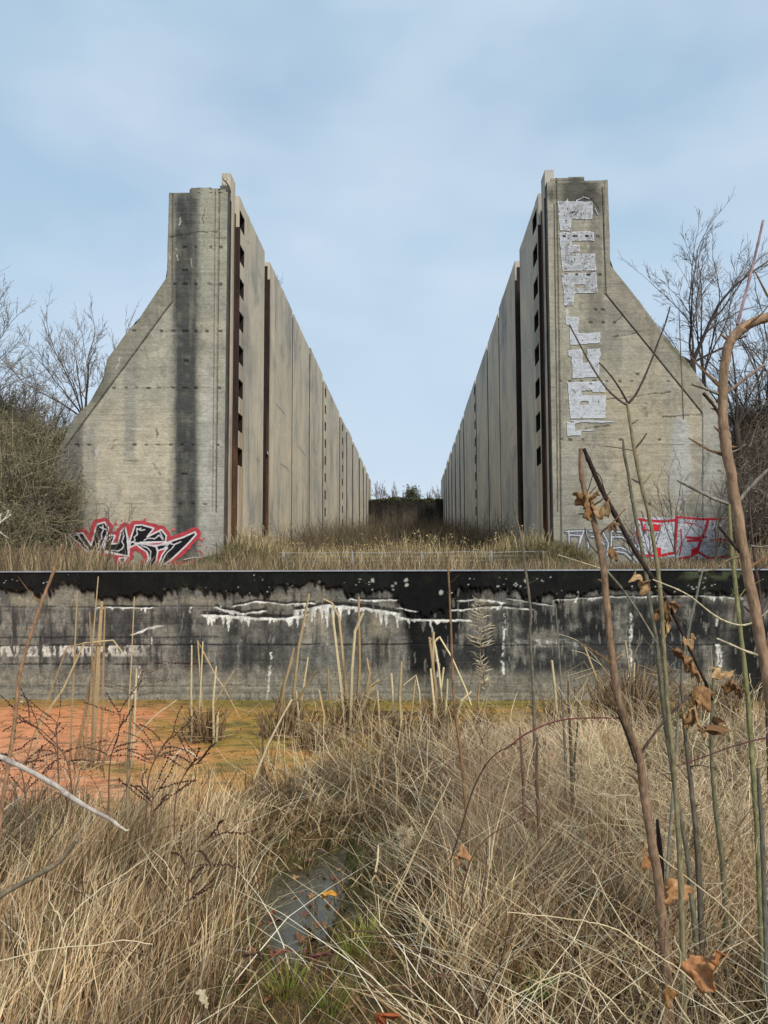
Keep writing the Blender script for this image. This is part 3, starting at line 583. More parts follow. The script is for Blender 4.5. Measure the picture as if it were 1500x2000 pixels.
def graffiti_right(px, py):
    n = fbm(px/5, py/5, 160); n2 = fbm(px/2, py/2, 161, 2)
    c = np.zeros(px.shape+(3,))+lin((190, 192, 198)); a = np.zeros(px.shape)
    box = C8([(545, 600), (1290, 600), (1290, 905), (600, 905), (520, 800), (520, 640)]); a = np.maximum(a, 0.9*inside(px+4*(n-0.5), py+4*(n-0.5), box)*(n2 > 0.25)*(1-0.8*(py > 1086)*(n > 0.5)))
    c = mixc(c, lin((160, 160, 164)), 0.6*sm(0.45, 0.65, n)); red = lin((182, 38, 48))
    strokes = [([(555, 615), (600, 625), (720, 632), (830, 622)], 7), ([(565, 612), (580, 690), (640, 700)], 4), ([(830, 600), (825, 700), (815, 860), (700, 885), (560, 880)], 7), ([(835, 600), (1000, 615), (1260, 615), (1300, 610)], 6),
               ([(1060, 615), (1040, 700), (1010, 760), (975, 860), (930, 890), (850, 905)], 7), ([(905, 750), (980, 755), (1040, 745)], 6), ([(910, 775), (990, 770)], 6), ([(545, 650), (530, 720), (560, 800)], 4), ([(985, 855), (1060, 900), (1150, 895), (1240, 880)], 6), ([(860, 690), (865, 800), (850, 880)], 3),
               ([(1080, 770), (1150, 760), (1200, 770)], 6), ([(1250, 610), (1275, 700), (1280, 850)], 6), ([(1240, 700), (1250, 800), (1240, 880)], 4), ([(880, 640), (960, 650), (1010, 680)], 2)]
    for p, w_ in strokes:
        m = 1-sm(w_*0.33, w_*0.33+1.0, dist_line(px, py, C8(p))+1.0*(n-0.5)); c = mixc(c, red, m); a = np.maximum(a, m*(n2 > 0.15))
    for p in [[(600, 640), (575, 690), (580, 700), (600, 720)], [(655, 650), (715, 655), (700, 705), (655, 705)], [(680, 820), (715, 825), (715, 885), (685, 885)], [(935, 835), (975, 820), (975, 870), (935, 880)], [(1130, 755), (1180, 755), (1180, 790), (1130, 785)]]:
        m = inside(px, py, C8(p)); c = mixc(c, lin((206, 36, 48)), m); a = np.maximum(a, m)
    dp = 1-sm(0.8, 1.8, dist_line(px, py, C8([(660, 650), (650, 760), (665, 880)]))); c = mixc(c, red, dp)
    # outlined silver letters to the left
    sil = [[(20, 705), (150, 700), (95, 870), (60, 905)], [(50, 730), (130, 735), (100, 860)], [(165, 700), (180, 780), (185, 830)], [(190, 700), (290, 710), (330, 790), (320, 880)], [(205, 740), (250, 745), (300, 800)], [(350, 700), (440, 710), (500, 760), (540, 830)], [(360, 745), (430, 745), (500, 790)], [(355, 700), (350, 830), (420, 820), (480, 850), (540, 920), (560, 975)], [(370, 850), (450, 860), (510, 920), (545, 985)], [(40, 700), (45, 800)], [(240, 700), (245, 760), (300, 850), (305, 930)]]
    dd = np.full(px.shape, 1e9)
    for p in sil: dd = np.minimum(dd, dist_line(px, py, C8(p)))
    m = (1-sm(3.0, 4.4, dd+2*(n-0.5)))*(px < 1247); c = mixc(c, lin((66, 68, 70)), m*0.9*(px < 1247)); m2 = (1-sm(0.7, 1.5, dd))*(px < 1250); c = mixc(c, lin((196, 198, 202)), m2); a = np.maximum(a, np.maximum(m*(n2 > 0.25), m2))
    return c*(0.85+0.3*n2)[..., None], a
def paint_patch(name, parent, fn, x0, x1, y0, y1, step, label, off=0.026):
    X0, Zt = on_front((x0, y0)); X1, Zb = on_front((x1, y1)); nx = int((x1-x0)/step)+1; nz = int((y1-y0)/step)+1
    X, Z = np.meshgrid(np.linspace(X0, X1, nx), np.linspace(Zb, Zt, nz)); px, py = proj(np.stack([X, np.full_like(X, Y0), Z], -1))
    c, a = fn(px, py); dep_ = pier_colour(px, py, parent.location[0] < 0)[1]; Fq = grid_faces(nz, nx); Fq = Fq[(a.reshape(-1)[Fq]).mean(1) > 0.5]
    used = np.unique(Fq); mp_ = np.zeros(nx*nz, int); mp_[used] = np.arange(len(used))
    V = np.stack([X, Y0-dep_-off, Z], -1).reshape(-1, 3)-np.array(parent.location)
    o = mk_mesh(name, V[used], mp_[Fq], M_paint, parent, c.reshape(-1, 3)[used]); o['label'] = label; return o

M_groove = flat_mat('groove_painted_shade', (0.032, 0.022, 0.018), 0.95, 0.4, 3); M_joint = flat_mat('joint_painted_shade', (0.075, 0.06, 0.05), 0.95, 0.4, 3)  # dark tones paint the shade inside the groove and the joints
def lock_wall(side):
    left = side < 0
    XI = XL if left else XR
    label = 'left concrete lock wall with black stained pier and red, black and white graffiti' if left else 'right concrete lock wall with tall silver letters painted down its pier'
    root = empty('lock_wall', label, 'wall', 'concrete lock walls', loc=(XI, Y0, ZB))
    L = np.array([XI, Y0, ZB])
    mp = M_panelL if left else M_panelR
    # outline of the pier front: outer edge as px(py)
    if left: outl = [(378, 330), (540, 326), (545, 323), (628, 268), (632, 266), (636, 258), (700, 210), (745, 200), (790, 172), (815, 145), (870, 118), (960, 80), (1130, 60)]; xin_t, xin_b = 443, 437.2; top_y = 377
    else: outl = [(352, 1187), (518, 1192), (590, 1250), (656, 1298), (664, 1306), (672, 1312), (710, 1345), (800, 1408), (850, 1428), (950, 1433), (1130, 1436)]; xin_t, xin_b = 1069, 1082; top_y = 352
    oy = np.array([p[0] for p in outl], float); ox = np.array([p[1] for p in outl], float)
    nz, nx = 640, 300 if left else 330
    py = np.linspace(1128, top_y, nz); pxo = np.interp(py, oy, ox); wob = 1.6*(fbm(py/7, 0*py, 200+side)-0.5)
    Zr = np.array([atY(a_, b_, Y0)[2] for a_, b_ in zip(pxo, py)]); Xo = np.array([atY(a_, b_, Y0)[0] for a_, b_ in zip(pxo+wob, py)])
    # exact z rows: same z for both ends (rows horizontal)
    s_ = np.linspace(0, 1, nx)[None, :]; X = Xo[:, None]*(1-s_)+XI*s_; Z = np.repeat(Zr[:, None], nx, 1)
    px, pyy = proj(np.stack([X, np.full_like(X, Y0), Z], -1)); c, dep = pier_colour(px, pyy, left)
    dep *= band(s_, 0.004, 0.996, 0.004)
    V = np.stack([X, Y0-dep, Z], -1).reshape(-1, 3)-L
    mk_mesh('pier_face', V, grid_faces(nz, nx) if True else None, M_pier, root, c.reshape(-1, 3), True)
    # raised blocks on top of the pier
    mb = MB(); cc_ = lin((140, 134, 114)); bl = [(373, 412, 366.5), (412, 426, 368), (426, 441, 370)] if left else [(1076, 1110, 347.5), (1110, 1141, 345.5)]
    ztop = Zr[-1]
    nb = 40
    for (a_, b_, yt) in bl:
        xa, xb = on_front((a_, yt))[0], on_front((b_, yt))[0]; zt = on_front(((a_+b_)/2, yt))[1]
        xs_ = np.linspace(xa, xb, nb); zs_ = np.linspace(ztop, zt, 16); XX, ZZ = np.meshgrid(xs_, zs_); q, w_ = proj(np.stack([XX, np.full_like(XX, Y0), ZZ], -1)); c_, d_ = pier_colour(q, w_+6, left)
        VV = np.stack([XX, Y0-d_*0.5, ZZ], -1).reshape(-1, 3)-L; mb.add(VV, grid_faces(16, nb), c_.reshape(-1, 3))
        mb.box((xa-L[0], 0.08, ztop-0.02-L[2]), (xb-L[0], 1.4, zt-L[2]-0.02), cc_)
        e = lin((150, 144, 124)); mb.add([(xa-L[0], -0.0, zt-L[2]), (xb-L[0], -0.0, zt-L[2]), (xb-L[0], .09, zt-L[2]-0.019), (xa-L[0], .09, zt-L[2]-0.019)], [(0, 1, 2, 3)], e)
    mb.build('pier_cap', M_pier, root)
    # outer flank of the front pier and the wall behind (closed core, set back from the inner face)
    H = 16.62 if left else 16.48
    prof = [(Xo[i], Zr[i]) for i in range(0, nz, 16)]+[(Xo[-1], Zr[-1])]
    mb = MB(); D = [0.0, 3.4, 3.4, 105.0]
    xin = XI+side*1.5
    def loft(prof, y0, y1, inner, ztop, col):
        P = [(inner, ZB-2)]+[(Xo[0]+side*0.0, ZB-2)]+prof+[(inner, ztop)]
        P = np.array(P); n = len(P)
        A = np.stack([P[:, 0]-L[0], np.full(n, y0), P[:, 1]-L[2]], -1); B = A.copy(); B[:, 1] = y1
        V = np.concatenate([A, B]); i = np.arange(n); Fa = np.stack([i, (i+1) % n, (i+1) % n+n, i+n], -1); mb.add(V, Fa, col)
        # end caps as row quads between inner x and profile
        for yy in (y0, y1):
            pr = np.array([(Xo[0], ZB-2)]+prof); m_ = len(pr); VV = np.concatenate([np.stack([pr[:, 0]-L[0], np.full(m_, yy), pr[:, 1]-L[2]], -1), np.stack([np.full(m_, inner)-L[0], np.full(m_, yy), pr[:, 1]-L[2]], -1)])
            j = np.arange(m_-1); mb.add(VV, np.stack([j, j+1, j+1+m_, j+m_], -1), col)
    loft(prof, 0.12, 105.0, xin, Zr[-1], lin((112, 106, 92)))
    mb.build('wall_core', M_pier, root)
    mb = MB()   # skin closing the gap between the detailed face and the core
    n = len(prof); A = np.array([(p[0]-L[0], 0.0, p[1]-L[2]) for p in prof]); B = A.copy(); B[:, 1] = 0.13
    j = np.arange(n-1); mb.add(np.concatenate([A, B]), np.stack([j, j+1, j+1+n, j+n], -1), lin((112, 106, 92)))
    A = np.array([(prof[-1][0]-L[0], 0, Zr[-1]-L[2]), (0, 0, Zr[-1]-L[2]), (0, .13, Zr[-1]-L[2]), (prof[-1][0]-L[0], .13, Zr[-1]-L[2])]); mb.add(A, [(0, 1, 2, 3)], lin((120, 114, 98)))
    mb.build('face_edge', M_pier, root)
    # inner face panels
    if left:
        dd = lambda x, y=800: atX(x, y, XL)[1]-Y0
        seams = [516, 571, 605, 631, 664, 677.5, 689, 702, 710, 716, 721]
        w1 = (464, 474.5); big = (514.5, 524.5)
    else:
        dd = lambda x, y=800: atX(x, y, XR)[1]-Y0
        seams = [1015, 976, 953, 929.5, 905, 897, 888, 881, 875, 870, 866]
        w1 = (1055, 1046); big = (1019.5, 1010)
    s0 = 0.42; slot = (1.25, 1.95); W1 = (dd(w1[0]), dd(w1[1])); G = (dd(big[0]), dd(big[1]))
    edges = [(s0, slot[0]), (slot[1], G[0])]
    hw_ = lambda q: min(1.3, 1.5*(q+Y0)**2/10326.0*0.8)
    ss = [G[1]]+[dd(x) for x in seams[1:]]+[105.0]
    # keep panel widths sensible: subdivide the far ones
    for a_, b_ in zip(ss[:-1], ss[1:]): edges.append((a_+(hw_(a_) if a_ > G[1] else 0.0), b_-hw_(b_)))
    rr = np.random.RandomState(33 if left else 44)
    tops = []
    for k, (a_, b_) in enumerate(edges):
        tops.append(H+rr.uniform(-0.14, 0.14))
    tops[0] = H+0.15; tops[1] = H-0.05; 
    W2 = (dd(633.5), dd(636.5)) if left else (dd(929), dd(926.5)); W2 = (W2[0]+0.3, W2[0]+1.3)
    W3 = (dd(668)+0.2, dd(668)+1.4) if left else (dd(897)+0.5, dd(897)+1.6)
    for k, (a_, b_) in enumerate(edges):
        mb = MB(); t_ = tops[k]-ZB; x0, x1 = sorted((0.0, side*1.5)); zb = -1.5; tc_ = Zr[-1]-ZB-0.06; u0, u1 = sorted((0.0, side*0.34))
        wins = [w_ for w_ in (W1, W2, W3) if a_ < w_[0] and w_[1] < b_]
        # stepped, slightly broken upper edge
        cuts = [a_]+[q for w_ in wins for q in w_]+[b_]
        for i_ in range(len(cuts)-1):
            ya, yb = cuts[i_], cuts[i_+1]
            if any(abs(ya-w_[0]) < 1e-6 for w_ in wins):
                zz = [zb]; hw = 0.36
                for wz in sorted(WIN_Z): zz += [wz-ZB-hw, wz-ZB+hw]
                zz.append(t_)
                zz[-1] = tc_
                for q in range(0, len(zz), 2):
                    if zz[q+1] > zz[q]: mb.box((x0, ya, zz[q]), (x1, yb, zz[q+1]))
                mb.box((u0, ya, max(tc_, zz[-2])), (u1, yb, t_))
            else:
                mb.box((x0, ya, zb), (x1, yb, tc_)); mb.box((u0, ya, tc_), (u1, yb, t_))
        if k == 1:
            mb.box((u0, a_, t_), (u1, a_+0.75, t_+0.05))
        nb_ = int((b_-a_)/1.2)
        for q in range(nb_):      # crumbled crest
            ya = a_+rr.uniform(0, b_-a_-0.5); mb.box((u0+0.01, ya, t_+0.001), (u1-0.01, min(b_-0.01, ya+rr.uniform(0.2, 0.9)), t_+rr.uniform(0.02, 0.07)))
        mb.build('wall_panel', mp, root)
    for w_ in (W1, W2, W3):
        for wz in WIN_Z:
            mb = MB(); xa = side*0.55; x0, x1 = sorted((xa, xa+side*0.05)); mb.box((x0, w_[0]+0.001, wz-ZB-0.359), (x1, w_[1]-0.001, wz-ZB+0.359)); x2, x3 = sorted((side*0.012, side*0.548)); mb.box((x2, w_[1]-0.04, wz-ZB-0.359), (x3, w_[1]-0.002, wz-ZB+0.359)); mb.box((x2, w_[0]+0.002, wz-ZB+0.31), (x3, w_[1]-0.041, wz-ZB+0.358)); mb.build('window_opening', M_dark, root)  # back, far jamb and head lined dark to paint the inner shade
    # recess backs: front slot and the deep stop-log groove
    mb = MB(); x0, x1 = sorted((side*0.34, side*1.45)); mb.box((x0, slot[0]+0.001, -1.5), (x1, slot[1]-0.001, H-0.3-ZB)); mb.build('slot_back', M_rust, root)
    mb = MB(); x0, x1 = sorted((side*0.9, side*1.45)); mb.box((x0, G[0]+0.001, -1.5), (x1, G[1]-0.001, H-0.35-ZB)); x2, x3 = sorted((side*0.10, side*0.899)); mb.box((x2, G[1]-0.05, -1.5), (x3, G[1]-0.002, H-0.25-ZB)); mb.build('groove_back', M_groove, root)  # groove back and far jamb coloured dark as painted shade
    for (a1, b1), (a2, b2) in zip(edges[2:-1], edges[3:]):      # joint linings coloured dark for the shade in the gaps
        mb = MB(); x2, x3 = sorted((side*0.02, side*1.4)); mb.box((x2, a2-0.045, -1.5), (x3, a2-0.002, H-0.3-ZB)); mb.build('joint_shade_lining', M_joint, root)
    # corner steel and rails
    for (ya, yb, off, hh, m_) in [(0.02, 0.40, 0.02, H-0.55, M_core), (0.30, 0.42, 0.05, H-1.0, M_rust), (slot[0]-0.10, slot[0]+0.02, 0.03, H-1.1, M_rust), (slot[1]-0.03, slot[1]+0.10, 0.03, H-1.3, M_rust), (G[1]-0.001, G[1]+0.05, 0.02, H-0.9, M_rust)]:
        mb = MB(); x0, x1 = sorted((-side*off, side*0.3)); mb.box((x0, ya, -1.5), (x1, yb, hh-ZB)); mb.build('steel_rail' if m_ is M_rust else 'corner_strip', m_, root)
    mb = MB(); x0, x1 = sorted((side*0.28, side*1.5)); mb.box((x0, 0.14, -1.5), (x1, 0.42, H-0.6-ZB)); mb.build('corner_block', M_core, root)
    # spalls and cracks on the panels: thin irregular scabs
    def on_in(p): q = atX(p[0], p[1], XI); return q
    sc = MB()
    if left: lst = [([(540, 790), (548, 796), (556, 806)], 5), ([(556, 806), (555, 822)], 3), ([(548, 905), (560, 912), (564, 920)], 4), ([(582, 870), (592, 882), (596, 888)], 4), ([(612, 874), (622, 884)], 3), ([(504, 528), (508, 540)], 2.5), ([(499, 560), (503, 570)], 3), ([(540, 590), (543, 600)], 2.5), ([(500, 893), (506, 900)], 2), ([(522, 884), (526, 890)], 5), ([(485, 675), (490, 677)], 2.5), ([(484, 470), (488, 474)], 3)]
    else: lst = [([(1040, 630), (1036, 645)], 2.5), ([(1025, 488), (1024, 494)], 2.5), ([(1002, 570), (1000, 576)], 2.5), ([(990, 930), (996, 940)], 2), ([(918, 904), (922, 908)], 2)]
    for pts, w_ in lst:
        P = [on_in(p) for p in pts]; D_ = P[0][1]; wd = w_*D_/F*0.9
        for q in range(len(P)-1):
            a3, b3 = P[q], P[q+1]
            sc.add([np.array([XI-side*0.012, a3[1]+wd*0.2, a3[2]+wd])-L, np.array([XI-side*0.012, b3[1]+wd*0.1, b3[2]+wd*0.6])-L, np.array([XI-side*0.012, b3[1]-wd*0.4, b3[2]-wd*0.9])-L, np.array([XI-side*0.012, a3[1]-wd*1.0, a3[2]-wd*0.3])-L], [(0, 1, 2, 3)], lin((192, 186, 172)))
    sc.build('spalled_patch', M_pier, root)
    if left:
        paint_patch('graffiti', root, graffiti_left, 125, 425, 1004, 1126, 0.9, 'jagged black letters outlined white on a red haze')
        mb = MB(); P = [atY(*p, Y0+0.3) for p in ((450, 376), (447, 364), (441, 355), (437, 352), (434, 346))]; mb.tube(np.array(P)-L, [0.03, .03, .025, .02, .012], 5, lin((50, 44, 38))); mb.tube(np.array([P[2], atY(444, 349, Y0+.3)])-L, [.015, .01], 4, lin((50, 44, 38))); mb.build('bent_rebar', M_rust, root)
    else:
        paint_patch('graffiti', root, graffiti_tall, 1080, 1202, 380, 862, 1.0, 'tall column of silver-white block letters reading PEPLUS')
        paint_patch('graffiti', root, graffiti_right, 1100, 1436, 1004, 1122, 0.9, 'silver and red-outlined block letters at the foot of the pier')
    return root
lock_wall(-1); lock_wall(1)

# mossy plinths at the feet of the inner corners
def plinth(name, label, pts_top, y_front, depth):
    # pts_top: px line along the front upper edge
    P = [atY(x, y, y_front) for x, y in pts_top]; X = [p[0] for p in P]; Z = [p[2] for p in P]
    xs_ = np.linspace(X[0], X[-1], 50); zt = np.interp(xs_, X, Z)
    V = []; C = []
    nr = 24
    for i in range(nr):
        u = i/(nr-1)
        for x, z in zip(xs_, zt):
            if u < 0.45: zz = 0.8+(z-0.8)*(u/0.45); yy = y_front+0.0
            else: k = (u-0.45)/0.55; zz = z+0.75*k*0.6; yy = y_front+depth*k
            nn = fbm(x*3+i*.3, zz*3+yy, 300); V.append((x, yy-0.05*nn, zz+0.04*nn)); C.append(u)
    V = np.array(V); C = np.array(C); nn = fbm(V[:, 0]*4, V[:, 2]*4+V[:, 1]*3, 301)
    c = np.zeros((len(V), 3))+lin((150, 136, 108)); c = mixc(c, lin((120, 100, 80)), sm(0.45, 0.6, nn)); c = mixc(c, lin((112, 116, 76)), sm(0.40, 0.5, C)*0.95); c = mixc(c, lin((78, 84, 46)), sm(0.40, 0.5, C)*sm(0.45, 0.6, nn))
    b0 = np.array([xs_[0], y_front, 0.8]); o = mk_mesh(name, V-b0, grid_faces(nr, 50), M_pier, None, c, True); o.location = b0
    return tag(o, label, 'plinth')
plinth('concrete_plinth', 'mossy sloping concrete plinth at the foot of the left lock wall', [(441, 1066), (452, 1067), (490, 1092), (535, 1112)], Y0-0.6, 3.0)
# ------------------------------------------------------------------ gate wall closing the far end
def gate_wall():
    Yg = 123.0; root = empty('gate_wall', 'dark weathered concrete wall closing the far end of the lock chamber', 'wall', loc=(XC, Yg, 1.0))
    zt = atY(793, 977, Yg)[2]-1.0
    nx, nz = 160, 130; X, Z = np.meshgrid(np.linspace(-5.95, 5.95, nx), np.linspace(-1, zt, nz))
    f1 = fbm(X*0.8, Z*0.35, 401); f2 = fbm(X*3, Z*3, 402); st = fbm(X*1.7, Z*0.12, 403)
    c = np.zeros(X.shape+(3,))+lin((76, 68, 58)); c = mixc(c, lin((40, 36, 32)), 0.85*sm(0.42, 0.6, st)); c = mixc(c, lin((104, 98, 86)), 0.5*sm(0.55, 0.7, f1)); c = mixc(c, lin((30, 28, 25)), sm(zt-2.5-2*st, zt-0.6, Z)*0.8)
    c *= (0.75+0.5*f2)[..., None]
    mk_mesh('wall_face', np.stack([X, -0.12*f2, Z], -1).reshape(-1, 3), grid_faces(nz, nx), M_pier, root, c.reshape(-1, 3), True)
    mb = MB(); mb.box((-5.95, 0.02, -2), (5.95, 1.5, zt-0.03), lin((70, 66, 58))); mb.build('wall_body', M_pier, root)
    mb = MB(); rr = np.random.RandomState(3)
    for i in range(2600):
        x = rr.uniform(-5.9, 5.9); h_ = (0.12+0.55*math.exp(-((x+1.7)/1.9)**2)+0.2*math.exp(-((x-4)/1.)**2))
        p = np.array([x, rr.uniform(-0.1, 1.2), zt+rr.uniform(-0.25, h_*0.8)]); d = rr.normal(size=(3, 3))*0.13; mb.add(p+d, [(0, 1, 2)], lin(((84, 88, 44), (62, 70, 34), (104, 100, 58))[i % 3])*rr.uniform(.7, 1.2))
    mb.build('moss_cap', M_plant, root)
gate_wall()

# ------------------------------------------------------------------ wire fence at the mouth of the chamber
def fence():
    Yf = 26.4; zb = 1.35
    root = empty('wire_fence', 'low galvanised wire fence with thin posts across the mouth of the lock chamber', 'fence', loc=(XC, Yf, zb)); L = np.array([XC, Yf, zb])
    def P(x, y): return atY(x, y, Yf)-L
    top = {555: 1080, 688: 1077, 823: 1077, 960: 1076, 1061: 1076}
    for x, y in top.items():
        q = P(x, y); mb = MB(); mb.tube([(q[0], 0, -0.2), (q[0], 0, q[2])], 0.03, 6); mb.build('post', M_galv, root)
    mb = MB(); xa = P(545, 1080)[0]; xb = P(1072, 1080)[0]; zt = P(688, 1079)[2]
    for k in range(8):
        z = zt-k*0.14; xs_ = np.linspace(xa, xb, 30); mb.tube(np.stack([xs_, np.full(30, 0.02), z+0.012*np.sin(xs_*3+k)], -1), 0.0045 if k else 0.008, 3, cap=False)
    for x in np.arange(xa, xb, 0.17): mb.tube([(x, 0.02, -0.1), (x, 0.02, zt)], 0.003, 3, cap=False)
    mb.build('wire_mesh', M_galv, root)
fence()
# ------------------------------------------------------------------ blades and stems in bulk
def ribbons(name, base, h, lean, azim, droop, width, col, mat, nseg=4, kink=0.0, parent=None, seed=0, tipcol=1.0, rootcol=0.75, face=None):
    """N flat tapering blades. lean = horizontal reach / h, droop bends the tip down"""
    r = np.random.RandomState(seed); n = len(base); t = np.linspace(0, 1, nseg+1)[None, :]
    h = np.broadcast_to(h, (n,))[:, None]; lean = np.broadcast_to(lean, (n,))[:, None]; droop = np.broadcast_to(droop, (n,))[:, None]; w = np.broadcast_to(width, (n,))[:, None]
    az = np.broadcast_to(azim, (n,))[:, None]
    hor = lean*h*(0.35*t+0.65*t**2); up = h*(t-droop*t**2.4)
    dx = np.cos(az)*hor; dy = np.sin(az)*hor
    if kink > 0:
        k = r.normal(size=(n, nseg+1, 3))*kink*h[..., None]*t[..., None]; k[:, 0] = 0
    else: k = np.zeros((n, nseg+1, 3))
    P = np.stack([base[:, 0:1]+dx, base[:, 1:2]+dy, base[:, 2:3]+up], -1)+k
    fa = (r.uniform(0, math.pi, n) if face is None else face)[:, None]
    W = (w*(1-0.85*t**1.6)*0.5)[..., None]*np.stack([np.cos(fa+0*t), np.sin(fa+0*t), 0*t+0*fa], -1)
    V = np.stack([P-W, P+W], 2)                       # n, seg+1, 2, 3
    idx = np.arange(n)[:, None]*(2*(nseg+1)); s_ = (np.arange(nseg)*2)[None, :]; q = idx+s_
    Fq = np.stack([q, q+1, q+3, q+2], -1).reshape(-1, 4)
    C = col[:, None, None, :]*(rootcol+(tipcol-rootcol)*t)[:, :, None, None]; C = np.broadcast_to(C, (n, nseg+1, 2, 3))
    return V.reshape(-1, 3), Fq, C.reshape(-1, 3)
def pick(pal, n, r, var=0.18):
    pal = np.array([lin(p) for p in pal]); c = pal[r.randint(0, len(pal), n)]
    return np.clip(c*r.uniform(1-var, 1+var, (n, 1)), 0, 1)
def join(parts):
    V = []; Fq = []; C = []; k = 0
    for v, f, c in parts: V.append(v); Fq.append(f+k); C.append(c); k += len(v)
    return np.concatenate(V), np.concatenate(Fq), np.concatenate(C)
def stuff(name, parts, mat, label=None):
    V, Fq, C = join(parts); o = mk_mesh(name, V, Fq, mat, None, C); o['kind'] = 'stuff'
    if label: o['label'] = label
    return o

# ------------------------------------------------------------------ bare trees
def rotv(v, ax, a):
    ax = ax/(np.linalg.norm(ax)+1e-9); return v*math.cos(a)+np.cross(ax, v)*math.sin(a)+ax*(ax@v)*(1-math.cos(a))
def grow(out, p, d, L, r0, lvl, rr, up=0.25, spread=0.6, kids=(4, 6), ratio=0.6, minr=0.006, wob=0.10):
    n = 4 if lvl > 0 else 3; P = [p]; D = [d]; step = L/n
    for i in range(n):
        d = d+rr.normal(size=3)*wob+np.array([0, 0, up])*0.22; d = d/np.linalg.norm(d); p = p+d*step; P.append(p); D.append(d)
    R_ = np.linspace(r0, max(minr, r0*0.45), n+1); out.append((np.array(P), R_, lvl))
    if lvl <= 0: return
    m = rr.randint(kids[0], kids[1]+1)
    for j in range(m):
        t = 0.25+0.75*(j+rr.uniform(0, 0.9))/m if j < m-1 else 1.0
        f = t*n; i = min(int(f), n-1); q = P[i]+(P[i+1]-P[i])*(f-i); dd = D[i+1]
        ax = np.cross(dd, rr.normal(size=3)); a = spread*rr.uniform(0.55, 1.2)*(0.45 if j == m-1 else 1)
        nd = rotv(dd, ax, a); grow(out, q, nd, L*ratio*rr.uniform(0.7, 1.15)*(1.0 if j == m-1 else 1-0.25*t), max(minr, r0*(0.62 if j == m-1 else 0.45)), lvl-1, rr, up, spread, kids, ratio, minr, wob)
def bare_tree(name, label, cat, base, fork_z, limbs, rr, trunk_r=0.12, col=(74, 64, 58), tipc=(138, 128, 120), lvl=4, group=None, up=0.3, spread=0.55, kids=(4, 5), ratio=0.58, minr=0.007, wob=0.10, parts=True):
    root = empty(name, label, cat, group, loc=tuple(base)); B = np.array(base, float)
    fork = np.array([0, 0, fork_z-B[2]]); tr = []
    n = 6; P = np.linspace([0, 0, -0.3], fork, n)+np.concatenate([np.zeros((1, 3)), rr.normal(size=(n-2, 3))*0.03*trunk_r/0.1, np.zeros((1, 3))]); mb = MB(); mb.tube(P, np.linspace(trunk_r*1.25, trunk_r*0.85, n), 8, lin(col)); mb.build('trunk', M_twig, root, True)
    out = []
    for (dx, dy, dz, L, r0) in limbs:
        d = np.array([dx, dy, dz], float); d /= np.linalg.norm(d); grow(out, fork-np.array([0, 0, trunk_r*0.6]), d, L, r0, lvl, rr, up, spread, kids, ratio, minr, wob)
    mb = MB(); c0, c1 = lin(col), lin(tipc)
    for P, R_, l in out: mb.tube(P, R_, 5 if l >= lvl-1 else 3, c0*(l/lvl)+c1*(1-l/lvl), cap=False)
    mb.build('crown', M_twig, root); return root
R1 = np.random.RandomState(11)
def limbs_fan(n, spread, L, r0, rr, lean=(0, 0)):
    o = []
    for k in range(n):
        a = -spread+2*spread*k/(n-1)+rr.uniform(-0.08, 0.08); o.append((math.sin(a)+lean[0], rr.uniform(-0.35, 0.35)+lean[1], math.cos(a), L*rr.uniform(0.85, 1.1)*(1-0.12*abs(a)), r0*rr.uniform(0.75, 1.1)))
    return o
# left: vase-shaped young tree behind the slope of the pier
p = atY(163, 815, 35); bare_tree('bare_tree', 'leafless vase-shaped tree rising behind the left pier slope', 'tree', (p[0], 35, float(ground_z(p[0], 35))), p[2], limbs_fan(10, 0.85, 2.75, 0.05, R1), R1, 0.12, lvl=5, kids=(3, 3), ratio=0.68, minr=0.0065, spread=0.50, up=0.15, group='bare trees around the lock walls')
# left edge trees
for (x, y, Y, n, sp, L, lab) in [(28, 880, 33, 6, 0.8, 2.1, 'leafless twiggy tree rising out of the green scrub at left edge'), (95, 870, 38, 6, 0.8, 1.9, 'small pale leafless tree between left scrub and vase-shaped tree'), (-60, 800, 31, 7, 0.8, 3.4, 'tall leafless tree whose twigs enter at the left edge')]:
    p = atY(x, y, Y); bare_tree('bare_tree', lab, 'tree', (p[0], Y, float(ground_z(p[0], Y))), p[2], limbs_fan(n, sp, L, 0.04, R1), R1, 0.09, lvl=4, kids=(3, 5), ratio=0.64, minr=0.007, spread=0.62, up=0.1, group='bare trees around the lock walls', col=(88, 80, 72), tipc=(146, 138, 130))
# right: the big tree behind the pier
p = atY(1352, 705, 34); bare_tree('bare_tree', 'large leafless tree with dark forked trunk above the right pier slope', 'tree', (p[0], 34, float(ground_z(p[0], 34))), p[2], [(-.75, .1, .62, 3.2, .085), (-.35, -.2, .9, 3.3, .06), (.38, .1, .9, 4.0, .10), (.10, .2, 1, 3.7, .06), (.8, -.1, .6, 3.3, .06), (-.95, .1, .25, 2.2, .035)], R1, 0.15, lvl=5, kids=(3, 4), ratio=0.63, minr=0.007, spread=0.60, up=0.08, col=(62, 54, 50), tipc=(140, 128, 124), group='bare trees around the lock walls')
p = atY(1374, 730, 36); bare_tree('bare_tree', 'slender leafless tree just right of the large forked one', 'tree', (p[0], 36, float(ground_z(p[0], 36))), p[2], limbs_fan(4, 0.35, 3.4, 0.05, R1), R1, 0.10, lvl=4, kids=(3, 4), ratio=0.6, minr=0.008, spread=0.65, up=0.12, col=(62, 54, 50), tipc=(140, 128, 124), group='bare trees around the lock walls')
